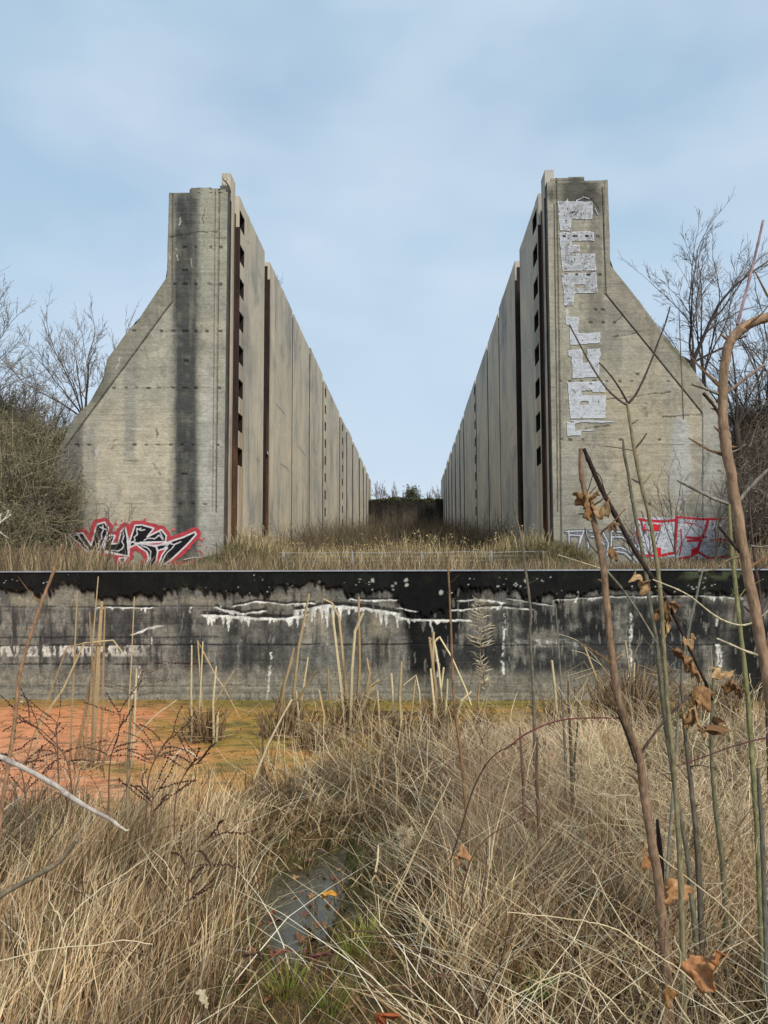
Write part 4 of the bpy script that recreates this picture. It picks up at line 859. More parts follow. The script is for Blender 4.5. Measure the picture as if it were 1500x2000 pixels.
for (x, y, Y, n, sp, L, lab) in [(1438, 830, 30, 6, 0.6, 3.0, 'leafless tree behind the bent sapling, dark trunk leaning right'), (1488, 850, 33, 6, 0.6, 3.2, 'leafless tree cut by the right edge above the dense scrub'), (1462, 900, 36, 7, 0.7, 2.6, 'fine-twigged leafless tree low behind the bent sapling'), (1560, 800, 32, 7, 0.8, 3.4, 'leafless tree beyond the right edge with twigs reaching in')]:
    p = atY(x, y, Y); bare_tree('bare_tree', lab, 'tree', (p[0], Y, float(ground_z(p[0], Y))), p[2], limbs_fan(n, sp, L, 0.055, R1, (0.1, 0)), R1, 0.13, lvl=4, kids=(3, 4), ratio=0.6, minr=0.006, spread=0.68, up=0.08, col=(66, 58, 52), tipc=(138, 128, 118), group='bare trees around the lock walls')
# far trees beyond the gate wall
for k, (x, h_, lab) in enumerate([(742, 62, 'pale leafless tree beyond the gate wall, first from the left wall'), (768, 52, 'pale leafless tree with crooked stem beyond the gate wall'), (790, 36, 'short pale leafless tree beyond the gate wall left of ivy bush'), (838, 36, 'thin pale leafless tree beyond the gate wall right of ivy bush'), (856, 50, 'thin pale leafless tree beyond the gate wall beside the right wall')]):
    Y = 135+3*k; p = atY(x, 985, Y); H_ = h_*Y/F; bare_tree('bare_tree', lab, 'tree', (p[0], Y, 10.2), p[2], limbs_fan(5, 0.45, H_*0.40, 0.06, R1), R1, 0.12, lvl=3, kids=(4, 5), ratio=0.6, minr=0.022, spread=0.5, up=0.3, col=(132, 124, 120), tipc=(168, 160, 158), group='pale trees beyond the gate wall')
# earth behind the gate wall that carries them
V = np.array([[-14, 124.6, 10.3], [12, 124.6, 10.3], [12, 165, 10.6], [-14, 165, 10.6], [-14, 124.6, 0], [12, 124.6, 0]]); V[:4, 2] = [10.9, 10.9, 11.2, 11.2]
o = mk_mesh('earth_fill', V, np.array([[0, 1, 2, 3], [4, 5, 1, 0]]), M_soil, None, np.tile(lin((90, 84, 58)), (6, 1))); o['kind'] = 'structure'

def leaf_cloud(pts, size, pal, r, flat=0.6):
    n = len(pts); d = r.normal(size=(n, 3)); d[:, 2] *= flat; d /= np.linalg.norm(d, axis=1, keepdims=True); e = np.cross(d, r.normal(size=(n, 3))); e /= np.linalg.norm(e, axis=1, keepdims=True)
    s_ = (size*r.uniform(0.5, 1.3, n))[:, None]; V = np.stack([pts-d*s_, pts+e*s_*0.55, pts+d*s_, pts-e*s_*0.55], 1).reshape(-1, 3); q = np.arange(n)[:, None]*4
    return V, q+np.array([[0, 1, 2, 3]]), np.repeat(pick(pal, n, r, 0.3), 4, 0)
# dense scrub: mossy twigs and small leaves on the banks
def scrub(name, label, c, rad, hgt, r, ntw=260, nleaf=5000, pal=((96, 100, 66), (116, 116, 80), (78, 78, 56), (132, 124, 92)), twc=((120, 110, 86), (88, 80, 64), (146, 136, 108)), cat='bush', lsize=0.05, group='dense scrub bushes on the banks'):
    root = empty(name, label, cat, group, loc=tuple(c)); mb = MB(); pts = []
    for k in range(ntw):
        a = r.uniform(0, 2*math.pi); b = r.uniform(0, 1)**0.6; d = np.array([math.cos(a)*b, math.sin(a)*b, r.uniform(0.25, 1.0)]); d /= np.linalg.norm(d)
        L_ = r.uniform(0.6, 1.1); q = np.array([math.cos(a)*b*rad*0.35, math.sin(a)*b*rad*0.35, r.uniform(0, hgt*0.35)]); P = [q]
        for s_ in range(6):
            d = d+r.normal(size=3)*0.28+np.array([0, 0, 0.03]); d /= np.linalg.norm(d); q = q+d*np.array([rad, rad, hgt])*L_*0.17; P.append(q)
        P = np.array(P); mb.tube(P, np.linspace(0.022, 0.006, 7)*r.uniform(0.6, 1.4), 3, pick(twc, 1, r)[0], cap=False)
        for s_ in range(7):
            i = r.randint(1, 6); e = r.normal(size=3); e /= np.linalg.norm(e); l2 = r.uniform(0.3, 0.9); mb.tube(np.array([P[i], P[i]+e*l2*0.5+[0, 0, .08], P[i]+e*l2+r.normal(size=3)*0.12+[0, 0, .1]]), [0.009, 0.007, 0.004], 3, pick(twc, 1, r)[0], cap=False)
            pts.append(P[i]+e*l2*r.uniform(0.2, 1)); pts.append(P[i+1] if i < 6 else P[i])
    mb.build('branches', M_twig, root)
    if nleaf:
        pts = np.array(pts); q = pts[r.randint(0, len(pts), nleaf)]+r.normal(size=(nleaf, 3))*0.13
        v, f, cc_ = leaf_cloud(q, lsize, pal, r); mk_mesh('foliage', v, f, M_plant, root, cc_)
    return root
R2 = np.random.RandomState(21)
LS = [(10, 1000, 24, 1.9, 3.6, 'nearest olive scrub bush at the left edge above the wall'), (70, 985, 26, 1.7, 3.2, 'olive scrub bush touching the foot of the left pier'), (-30, 930, 27, 2.2, 3.6, 'tall olive scrub bush cut by the left edge'), (20, 900, 28.5, 2.2, 3.0, 'olive scrub bush midway up the left bank'), (75, 890, 30, 1.8, 2.6, 'olive scrub bush against the left pier slope'),
      (40, 850, 32, 2.2, 2.3, 'dark olive scrub bush near the top of the left bank'), (105, 845, 33, 1.5, 1.7, 'topmost scrub bush beside the left pier slope'), (-20, 830, 34, 2.4, 2.6, 'topmost scrub bush at the left edge'), (0, 1075, 22, 1.4, 2.0, 'low olive scrub bush at the left end of the wall top')]
for (x, y, Y, rad, hg, lab) in LS:
    p = atY(x, y, Y); z = max(float(ground_z(p[0], Y)), 0); z = min(p[2], max(z, p[2]-1.5)); scrub('scrub_bush', lab, (p[0], Y, z), rad, hg, R2, 300, 3000)
RS = [(1500, 1000, 26, 1.6, 3.2, 'grey-brown scrub thicket right of the right pier foot'), (1525, 930, 28, 1.8, 3.2, 'grey-brown scrub thicket cut by the right edge'), (1500, 880, 31, 1.7, 2.6, 'dark scrub thicket high on the right bank'), (1520, 1060, 23, 1.6, 2.4, 'low brown scrub thicket at right end of the wall top'), (1475, 860, 34, 1.6, 2.2, 'topmost scrub thicket behind the right pier edge')]
for (x, y, Y, rad, hg, lab) in RS:
    p = atY(x, y, Y); z = max(float(ground_z(p[0], Y)), 0); z = min(p[2], max(z, p[2]-1.5)); scrub('scrub_bush', lab, (p[0], Y, z), rad, hg, R2, 260, 1500, pal=((112, 106, 82), (92, 88, 68), (130, 118, 94)), twc=((124, 110, 96), (92, 80, 70), (150, 134, 118)))
# ivy bush on top of the gate wall, twig on the left wall crest
p = atY(806, 976, 124.2); scrub('ivy_bush', 'dark green ivy-covered bush on top of the gate wall', (p[0], 124.0, p[2]-0.2), 1.5, 2.4, R2, 70, 1100, pal=((58, 68, 40), (80, 86, 52)), lsize=0.14, group=None)
p = atX(572, 606, XL); bare_tree('crest_sapling', 'tiny bare sapling growing from the crest of the left lock wall', 'tree', (XL-0.5, p[1]-2.5, p[2]-0.1), p[2]+0.35, limbs_fan(4, 0.6, 0.5, 0.012, R1), R1, 0.018, lvl=2, kids=(3, 4), ratio=0.6, minr=0.006, col=(110, 104, 96), tipc=(140, 136, 130))

# ------------------------------------------------------------------ brush and reeds inside the chamber and behind the low wall
def field(n, x0, x1, y0, y1, r, zoff=0.0, dens=None):
    X = r.uniform(x0, x1, n) if not callable(x0) else None; Y = r.uniform(y0, y1, n)
    if dens is not None: k = r.uniform(0, 1, n) < dens(X, Y); X, Y = X[k], Y[k]
    return np.stack([X, Y, ground_z(X, Y)+zoff], -1)
R3 = np.random.RandomState(31); parts = []
# tall brown brush, deep in the chamber
b_ = field(17000, -6.4, 4.8, 33, 112, R3); n = len(b_); hgt = (2.3+3.2*fbm(b_[:, 0]*0.35, b_[:, 1]*0.12, 500))*R3.uniform(0.6, 1.1, n)*(0.75+0.6*sm(34, 60, b_[:, 1])); hgt = np.minimum(hgt, b_[:, 1]*0.074*R3.uniform(0.55, 1.0, n))
parts.append(ribbons('b', b_, hgt, R3.uniform(0.05, 0.45, n), R3.uniform(0, 2*math.pi, n), R3.uniform(0, .12, n), R3.uniform(0.02, 0.045, n), pick(((124, 108, 84), (104, 94, 70), (142, 124, 96), (108, 106, 74), (96, 82, 66)), n, R3), M_twig, 3, 0.04, seed=1))
sub = R3.randint(0, n, 9000); bb = b_[sub]+np.stack([R3.normal(size=9000)*.2, R3.normal(size=9000)*.2, hgt[sub]*R3.uniform(.3, .75, 9000)], -1)
parts.append(ribbons('b', bb, hgt[sub]*0.4, R3.uniform(0.3, 1.0, 9000), R3.uniform(0, 2*math.pi, 9000), 0.0, 0.016, pick(((116, 94, 78), (98, 80, 66), (134, 116, 96)), 9000, R3), M_twig, 2, 0.06, seed=2))
o = stuff('chamber_brush', parts, M_plant, 'brown leafless brush filling the lock chamber')
# straw reeds at the mouth, nearer and brighter
parts = []; b_ = field(6500, -6.5, 4.8, 27.0, 35, R3); n = len(b_); dn = fbm(b_[:, 0]*0.8, b_[:, 1]*.6, 510); hgt = (0.5+1.1*dn+0.25*sm(-3, 0, b_[:, 0])*sm(4, 2, b_[:, 0]))*R3.uniform(0.6, 1.1, n)
parts.append(ribbons('r', b_, hgt, R3.uniform(0.02, 0.35, n), R3.uniform(0, 2*math.pi, n), R3.uniform(0, .35, n), R3.uniform(0.018, 0.04, n), pick(((192, 172, 128), (168, 148, 108), (210, 192, 150), (140, 120, 88), (120, 108, 74)), n, R3), M_plant, 4, 0.03, seed=3))
# pale feathery heads
sel = R3.randint(0, n, 420); hp = b_[sel]+np.stack([R3.normal(size=420)*.12, R3.normal(size=420)*.12, hgt[sel]*1.0], -1)
q = np.repeat(hp, 6, 0)+R3.normal(size=(2520, 3))*np.array([.05, .05, .06]); parts.append(leaf_cloud(q, 0.035, ((196, 172, 128), (176, 150, 108)), R3))
stuff('chamber_reeds', parts, M_plant, 'straw-coloured reeds with pale heads at the chamber mouth')
# brown brush along the back of the low wall, left and right
parts = []; b_ = np.concatenate([field(16000, -17, -4.2, 11.5, 27.2, R3), field(13000, 4.6, 17, 11.5, 27.2, R3), field(3000, -4.2, 4.6, 12, 27, R3)]); n = len(b_)
lft = b_[:, 0] < 0; ax = np.abs(b_[:, 0]-XC)
hgt = (0.35+0.75*fbm(b_[:, 0]*0.7, b_[:, 1]*.5, 520)+0.95*sm(9.5, 13, ax)*lft+0.35*sm(11, 13, ax)*(~lft))*R3.uniform(0.5, 1.15, n); hgt[-3000:] *= 0.6
# keep the brush low where the graffiti shows
bx, by = proj(b_); hgt = np.where((bx > 210) & (bx < 440), hgt*0.5, hgt); hgt = np.where((bx > 1090) & (bx < 1440), hgt*0.5, hgt)
parts.append(ribbons('w', b_, hgt, R3.uniform(0.05, 0.5, n), R3.uniform(0, 2*math.pi, n), R3.uniform(0, .3, n), R3.uniform(0.009, 0.02, n), pick(((150, 126, 98), (126, 104, 80), (170, 146, 112), (114, 104, 72), (104, 86, 70), (188, 166, 128)), n, R3), M_plant, 3, 0.05, seed=4))
stuff('bank_brush', parts, M_plant, 'brown dry brush growing behind the low wall')
# olive scrub on the mounds at both pier feet
parts = []
for (x0, x1) in ((-6.6, -3.9), (2.2, 6.2)):
    b_ = field(6000, x0, x1, 26.2, 30.5, R3); n = len(b_); h_ = R3.uniform(0.15, 0.62, n)
    parts.append(ribbons('m', b_, h_, R3.uniform(0.2, 1.1, n), R3.uniform(0, 2*math.pi, n), R3.uniform(0, .4, n), R3.uniform(0.015, 0.03, n), pick(((116, 108, 74), (134, 122, 86), (92, 90, 58), (158, 140, 104)), n, R3), M_plant, 3, 0.08, seed=5))
stuff('mound_grass', parts, M_plant, 'olive tangled grass on the mounds at the pier feet')
# thin bare shrubs standing before the walls
for (x, y, Y, H_, lab) in [(688, 1085, 40, 4.0, 'dark leafless shrub tree before the far left wall panels'), (590, 1100, 33, 2.6, 'small grey leafless shrub beside the left chamber wall'), (640, 1095, 38, 3.0, 'fine leafless shrub among reeds by the left chamber wall'), (948, 1090, 33, 3.0, 'small dark leafless shrub beside the right chamber wall'), (985, 1090, 31, 2.0, 'low dark leafless shrub at the right pier corner'), (215, 1060, 25.5, 3.2, 'thin leafless shrub in front of the left graffiti'), (85, 1065, 22.5, 2.9, 'pale leafless sapling before the left scrub'),
                           (1320, 1095, 24, 4.6, 'thin leafless shrub rising before the red and white graffiti'), (1400, 1095, 22, 3.6, 'reddish leafless shrub before the right pier edge'), (1235, 1095, 24, 1.6, 'low leafless shrub below the silver lettering'), (1270, 1100, 23, 2.2, 'brownish leafless shrub beside the red lettering')]:
    p = atY(x, y, Y); g0 = float(ground_z(p[0], Y)); bare_tree('bare_shrub', lab, 'shrub', (p[0], Y, g0), g0+0.45, limbs_fan(4, 0.5, H_*0.42, 0.018, R1), R1, 0.022, lvl=3, kids=(3, 4), ratio=0.55, minr=0.005, spread=0.6, up=0.3, col=(88, 76, 68), tipc=(118, 104, 96), group='thin bare shrubs before the lock walls')
# ------------------------------------------------------------------ foreground grass (uncountable: stuff)
R4 = np.random.RandomState(51)
STRAW = ((226, 198, 150), (208, 172, 122), (238, 216, 172), (186, 148, 104), (156, 122, 84), (216, 176, 134), (132, 100, 70), (232, 204, 160))
def zones(X, Y):
    P = np.stack([X, Y, ground_z(X, Y)], -1); px, py = proj(P); py = np.where(Y < 0.3, 4000, py); n = fbm(X*2.2, Y*2.2, 600)
    pud = np.hypot((X+0.42-0.05*np.sin(Y*3))/0.33, (Y-3.85)/0.80)+0.5*(fbm(X*6, Y*6, 601)-0.5)
    water = (1-sm(0.55, 1.0, pud))*(1-0.6*sm(0.60, 0.68, fbm(X*9, Y*6, 19)))
    path = sm(380, 500, px)*(1-sm(760, 900, px+120*(n-0.5)))*sm(1770, 1860, py+60*(n-0.5))
    left = 1-sm(420, 560, px+140*(n-0.5)); right = sm(800, 930, px+150*(n-0.5))
    shore = shore_y(X)+1.0*(fbm(X*0.9, Y*0.3, 3)-0.5); marsh = sm(shore-0.5, shore+0.3, Y+0.5*(fbm(X*3, Y*3, 604)-0.5))
    return px, py, n, water, path, left, right, marsh
STRAW = tuple(tuple(int(0.10*(sum(c)/3)+0.90*q) for q in c) for c in STRAW)
def fg(n, y0=1.5, y1=6.4):
    # uniform over the ground wedge the photo could see, a little wider than the frame
    Y = np.sqrt(R4.uniform(y0**2, y1**2, n)); X = (R4.uniform(-0.66, 0.66, n)-0.035)*(Y+0.6); return X, Y
parts = []
X, Y = fg(150000, 1.5, 7.2); px, py, n_, water, path, left, right, marsh = zones(X, Y)
cl = fbm(X*3.2, Y*3.2, 610); cl2 = fbm(X*8, Y*8, 611)
mid = (1-left)*(1-right)*(1-path)
den = (0.95*left*sm(0.30, 0.5, cl)+1.0*right*sm(0.28, 0.5, cl)+0.85*mid*sm(0.30, 0.55, cl))*(1-water)*(1-0.93*path)*(1-marsh)
# keep the strip of marsh in view at the left: tussocks end earlier there
den *= 1-sm(4.5, 4.95, Y+0.5*(n_-0.5))*left
k = R4.uniform(0, 1, len(X)) < den; X, Y, cl, cl2, left, right, mid, px = [q[k] for q in (X, Y, cl, cl2, left, right, mid, px)]
n = len(X); base = np.stack([X, Y, ground_z(X, Y)-0.01], -1)
h = (0.13+0.30*sm(0.3, 0.75, cl)+0.08*cl2)*(1+0.12*right-0.25*mid)*R4.uniform(0.45, 1.2, n)*(1-0.35*sm(2.6, 1.7, Y))*(1-0.25*sm(5.2, 6.4, Y))*(1+0.35*band(px, 480, 900, 40)*sm(4.6, 5.2, Y))
az = (fbm(X*1.8, Y*1.8, 620)-0.5)*9+R4.normal(size=n)*0.9
lean = R4.uniform(0.08, 0.55, n)+0.5*mid*R4.uniform(0, 1, n)+0.35*right*R4.uniform(0, 1, n); droop = R4.uniform(0, 0.35, n)+0.3*mid
tone = fbm(X*1.6, Y*1.6, 630); col = pick(STRAW, n, R4); col = col*(0.44+0.85*sm(0.38, 0.62, tone))[:, None]*(0.75+0.5*fbm(X*7, Y*7, 633))[:, None]
g_ = (R4.uniform(0, 1, n) < 0.12+0.35*mid*sm(0.45, 0.6, tone))[:, None]; col = np.where(g_, pick(((96, 94, 50), (120, 114, 62), (84, 82, 48)), n, R4), col)
pink = (sm(850, 900, px)*(1-sm(1080, 1150, px))*sm(3.5, 4.2, Y))[:, None]; col = col*(1-pink*0.6)+pink*0.6*pick(((220, 192, 158), (204, 172, 140), (186, 152, 124)), n, R4)
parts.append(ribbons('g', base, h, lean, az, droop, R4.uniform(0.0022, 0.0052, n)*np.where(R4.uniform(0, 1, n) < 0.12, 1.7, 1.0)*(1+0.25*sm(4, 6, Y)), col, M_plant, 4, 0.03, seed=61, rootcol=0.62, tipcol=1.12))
stuff('dry_grass', parts, M_plant, 'tall dry straw-coloured grass in tussocks around the puddle')
# finer brown undergrowth that darkens the gaps
X, Y = fg(70000, 1.5, 7.2); px, py, n_, water, path, left, right, marsh = zones(X, Y)
k = R4.uniform(0, 1, len(X)) < (1-0.8*water)*(1-0.25*path)*(1-marsh)*(1-sm(4.6, 5.0, Y)*left); X, Y = X[k], Y[k]; n = len(X)
base = np.stack([X, Y, ground_z(X, Y)-0.01], -1)
parts = [ribbons('u', base, R4.uniform(0.05, 0.22, n), R4.uniform(0.2, 1.6, n), R4.uniform(0, 2*math.pi, n), R4.uniform(0.1, 0.8, n), R4.uniform(0.002, 0.005, n), pick(((112, 84, 56), (80, 60, 42), (138, 104, 70), (58, 44, 33), (92, 88, 46), (170, 134, 92)), n, R4), M_plant, 3, 0.05, seed=62)]
stuff('grass_litter', parts, M_plant, 'matted brown dead grass under the tussocks')
# green and yellow short grass: path at the bottom, moss patch, marsh edge
X, Y = fg(60000, 1.6, 6.3); px, py, n_, water, path, left, right, marsh = zones(X, Y)
mo = np.clip(1.15-np.hypot((px-735)/150, (py-1690)/95), 0, 1); ed = band(px, 430, 720, 60)*band(py, 1440, 1560, 40)*sm(0.45, 0.6, n_)
p_ = path*0.95*sm(0.2, 0.45, fbm(X*5, Y*5, 640))+mo*1.2+ed*0.5+0.05*(1-water); k = R4.uniform(0, 1, len(X)) < p_*(1-0.9*water)+0.45*water*sm(0.42, 0.6, fbm(X*9, Y*7, 641)); X, Y, mo, path, px = X[k], Y[k], mo[k], path[k], px[k]; n = len(X)
base = np.stack([X, Y, ground_z(X, Y)-0.005], -1); dark = R4.uniform(0, 1, n) < np.maximum(mo*1.5, 0.25)
col = np.where(dark[:, None], pick(((62, 78, 30), (80, 92, 40), (52, 62, 28)), n, R4), pick(((150, 140, 70), (128, 128, 58), (176, 160, 96), (112, 120, 52), (186, 164, 110), (168, 130, 74)), n, R4))
parts = [ribbons('s', base, R4.uniform(0.025, 0.095, n)*(1+0.4*dark), R4.uniform(0.2, 1.3, n), R4.uniform(0, 2*math.pi, n), R4.uniform(0, 0.5, n), R4.uniform(0.002, 0.004, n), col, M_plant, 3, 0.04, seed=63)]
# brighter fresh tufts
for (x, y, s_) in [(690, 1890, 1), (720, 1850, .8), (560, 1970, 1), (640, 1990, .9), (965, 1830, .7), (1035, 1975, 1.), (1240, 1950, .8), (70, 1965, 1.2), (620, 1700, .6), (790, 1700, .9)]:
    p = atZ(x, y, 0.05); m_ = 90; a = R4.uniform(0, 2*math.pi, m_); rr_ = R4.uniform(0, 0.07, m_)*s_; bx_ = p[0]+np.cos(a)*rr_; by_ = p[1]+np.sin(a)*rr_
    parts.append(ribbons('t', np.stack([bx_, by_, ground_z(bx_, by_)], -1), R4.uniform(0.05, 0.15, m_)*s_, R4.uniform(0.2, 0.9, m_), a, R4.uniform(0, .3, m_), 0.004, pick(((158, 160, 70), (132, 146, 62), (184, 176, 100)), m_, R4), M_plant, 4, 0.02, seed=64))
stuff('green_grass', parts, M_plant, 'short green and yellow grass on the wet path and by the puddle')
# long pale stems lying across everything
X, Y = fg(8200, 1.5, 7.0); px, py, n_, water, path, left, right, marsh = zones(X, Y)
k = R4.uniform(0, 1, len(X)) < (0.35+0.65*right)*(1-water)*(1-path*0.8)*(1-marsh)*(1-0.6*sm(4.2, 4.9, Y)*left); X, Y, left, right = X[k], Y[k], left[k], right[k]; n = len(X)
base = np.stack([X, Y, ground_z(X, Y)], -1); az = np.where(R4.uniform(0, 1, n) < 0.7, math.pi+R4.normal(size=n)*0.5, R4.normal(size=n)*0.6); az = np.where(left > 0.5, math.pi-az, az)
parts = [ribbons('l', base, R4.uniform(0.22, 0.55, n), R4.uniform(0.3, 1.7, n), az, R4.uniform(0, 0.25, n), R4.uniform(0.003, 0.0055, n), pick(((236, 220, 184), (222, 202, 160), (200, 172, 130), (242, 230, 200)), n, R4), M_plant, 5, 0.045, seed=65, rootcol=0.9)]
stuff('fallen_straw', parts, M_plant, 'long pale straw stems leaning and lying across the grass')
# broad withered blades, bent over and matted
X, Y = fg(5200, 1.5, 6.8); px, py, n_, water, path, left, right, marsh = zones(X, Y)
k = R4.uniform(0, 1, len(X)) < (1-0.8*water)*(1-0.3*path)*(1-marsh)*sm(0.38, 0.6, fbm(X*2.6, Y*2.6, 660)); X, Y, path = X[k], Y[k], path[k]; n = len(X); base = np.stack([X, Y, ground_z(X, Y)+0.01], -1)
parts = [ribbons('bb', base, R4.uniform(0.06, 0.30, n)*(1-0.6*path), R4.uniform(0.4, 2.6, n), R4.uniform(0, 2*math.pi, n), R4.uniform(0.2, 0.9, n), R4.uniform(0.006, 0.013, n), pick(((206, 176, 130), (178, 142, 100), (226, 204, 164), (136, 104, 74), (108, 84, 62), (164, 140, 92)), n, R4), M_plant, 5, 0.07, seed=67, rootcol=0.8, tipcol=1.0)]
stuff('withered_blades', parts, M_plant, 'broad withered blades bent over and matted between the tussocks')
# broken reed stubble along the marsh edge, middle and right
X = R4.uniform(-1.6, 4.6, 2600); Y = R4.uniform(4.6, 7.6, 2600); px, py, n_, water, path, left, right, marsh = zones(X, Y)
k = R4.uniform(0, 1, 2600) < sm(0.38, 0.6, fbm(X*2.4, Y*2.0, 650))*sm(-1.4, -0.7, X); X, Y = X[k], Y[k]; n = len(X); base = np.stack([X, Y, np.maximum(ground_z(X, Y), -0.03)], -1)
up_ = R4.uniform(0, 1, n) < 0.6
parts = [ribbons('st', base, np.where(up_, R4.uniform(0.12, 0.55, n), R4.uniform(0.03, 0.15, n)), np.where(up_, R4.uniform(0.02, 0.5, n), R4.uniform(1.5, 5, n)), R4.uniform(0, 2*math.pi, n), 0.05, R4.uniform(0.006, 0.014, n), pick(((214, 190, 146), (190, 160, 118), (226, 206, 166), (150, 120, 86), (128, 100, 74)), n, R4), M_plant, 3, 0.02, seed=66, rootcol=0.6, tipcol=1.05, face=R4.normal(size=n)*0.6)]
stuff('reed_stubble', parts, M_plant, 'broken straw-coloured reed stubble along the marsh edge')
# scraps of straw and rotten leaf floating on the marsh
X = R4.uniform(-5.5, 5.5, 3400); Y = np.sqrt(R4.uniform(4.8**2, 9.42**2, 3400)); k = R4.uniform(0, 1, 3400) < 0.25+0.75*sm(0.45, 0.62, fbm(X*1.6, Y*2.6, 670)); X, Y = X[k], Y[k]; n = len(X); base = np.stack([X, Y, np.maximum(ground_z(X, Y), 0.012)+0.004], -1)
v, f, c_ = ribbons('d', base, R4.uniform(0.006, 0.03, n), R4.uniform(2, 9, n), R4.uniform(0, 2*math.pi, n), 0.3, R4.uniform(0.004, 0.012, n), pick(((150, 122, 84), (92, 70, 48), (70, 56, 40), (186, 164, 122), (110, 96, 52), (84, 76, 44)), n, R4), M_plant, 2, 0.1, seed=68, face=R4.uniform(0, 3, n))
lv = leaf_cloud(np.repeat(base, 2, 0)+R4.normal(size=(2*n, 3))*np.array([.03, .03, .003]), 0.012, ((104, 84, 54), (76, 62, 44), (126, 118, 56), (150, 110, 70)), R4, 0.15)
stuff('marsh_scraps', [(v, f, c_), lv], M_plant, 'scraps of straw and rotten leaf floating on the orange water')
# brambly dark twigs
mb = MB()
X, Y = fg(520, 1.6, 5.6); px, py, n_, water, path, left, right, marsh = zones(X, Y)
for i in range(len(X)):
    if R4.uniform() > (0.9*left[i]+0.8*right[i]+0.1)*(1-water[i])*(1-path[i])*(1-marsh[i]): continue
    p = np.array([X[i], Y[i], float(ground_z(X[i], Y[i]))]); d = np.array([R4.normal()*.5, R4.normal()*.5, 1.0]); P = [p]
    for s_ in range(6): d = d+R4.normal(size=3)*0.28+np.array([0, 0, -0.12]); d /= np.linalg.norm(d); p = p+d*R4.uniform(.05, .10); P.append(p)
    c_ = pick(((92, 56, 46), (74, 52, 42), (108, 70, 54), (58, 44, 38)), 1, R4)[0]; mb.tube(np.array(P), np.linspace(0.0032, 0.0012, 7), 4, c_, cap=False)
    for q in range(3): j = R4.randint(1, 6); e = R4.normal(size=3)*0.05; mb.tube(np.array([P[j], P[j]+e, P[j]+e*1.8+[0, 0, .03]]), [0.0018, 0.0014, 0.001], 3, c_, cap=False)
o = mb.build('bramble_tangle', M_twig); o['kind'] = 'stuff'; o['label'] = 'thin reddish brown bramble twigs tangled through the grass'
# leaf litter
def crumple_leaf(size, r, col0, col1, droop=0.3, res=9):
    u = np.linspace(-1, 1, res); U, V_ = np.meshgrid(u, u); ang = np.arctan2(V_, U); rad = np.maximum(np.abs(U), np.abs(V_)); lob = 0.86+0.14*np.cos(ang*5+r.uniform(0, 6))*sm(0.4, 1, rad)+0.16*(fbm(ang*2+r.uniform(0, 9), ang*0, 705)-.5); k = rad/(np.hypot(U, V_)+1e-6)*lob; k = np.where(rad < 1e-6, 1, k)
    x = U*k; y = V_*k*0.85; s1 = r.uniform(0, 50); z = 0.95*(fbm(x*1.6+s1, y*1.6+s1, 700, 3)-0.5)*2+0.5*np.abs(np.sin(x*2.2+s1))*0.6+0.35*(np.abs(x)**1.5)*r.uniform(-1, 1.2)+droop*(-(y**2))*r.uniform(0.2, 1.2)+0.5*(fbm(x*4+s1, y*4, 701, 2)-0.5)
    P = np.stack([x, y, z], -1).reshape(-1, 3)*size*0.5; n = fbm(x*2+s1, y*5, 702).reshape(-1); C = np.asarray(col0)[None]*(1-n[:, None])+np.asarray(col1)[None]*n[:, None]
    return P, grid_faces(res, res), np.clip(C, 0, 1)
def rmat(r, tilt=1.0):
    a, b_, c_ = r.uniform(0, 2*math.pi), r.uniform(-tilt, tilt), r.uniform(-tilt, tilt)
    Rz = np.array([[math.cos(a), -math.sin(a), 0], [math.sin(a), math.cos(a), 0], [0, 0, 1]]); Rx = np.array([[1, 0, 0], [0, math.cos(b_), -math.sin(b_)], [0, math.sin(b_), math.cos(b_)]]); Ry = np.array([[math.cos(c_), 0, math.sin(c_)], [0, 1, 0], [-math.sin(c_), 0, math.cos(c_)]])
    return Rz@Rx@Ry
parts = []; X, Y = fg(2600, 1.5, 5.6); px, py, n_, water, path, left, right, marsh = zones(X, Y)
for i in range(len(X)):
    if R4.uniform() > (0.12+0.75*path[i]*sm(0.4, 0.55, n_[i])+0.55*water[i]+0.2*right[i]*sm(2.8, 2.0, Y[i]))*(1-marsh[i]): continue
    c0 = ((112, 72, 52), (134, 92, 64), (86, 58, 46), (156, 118, 84), (70, 56, 50), (128, 84, 72))[R4.randint(6)]; v, f, c_ = crumple_leaf(R4.uniform(0.02, 0.055), R4, lin(c0), lin(c0)*1.7, res=5)
    v = v@rmat(R4, 0.5).T+np.array([X[i], Y[i], max(float(ground_z(X[i], Y[i])), 0.012)+0.012]); parts.append((v, f, c_))
stuff('leaf_litter', parts, M_leafdry, 'small brown fallen leaves scattered on the wet ground')

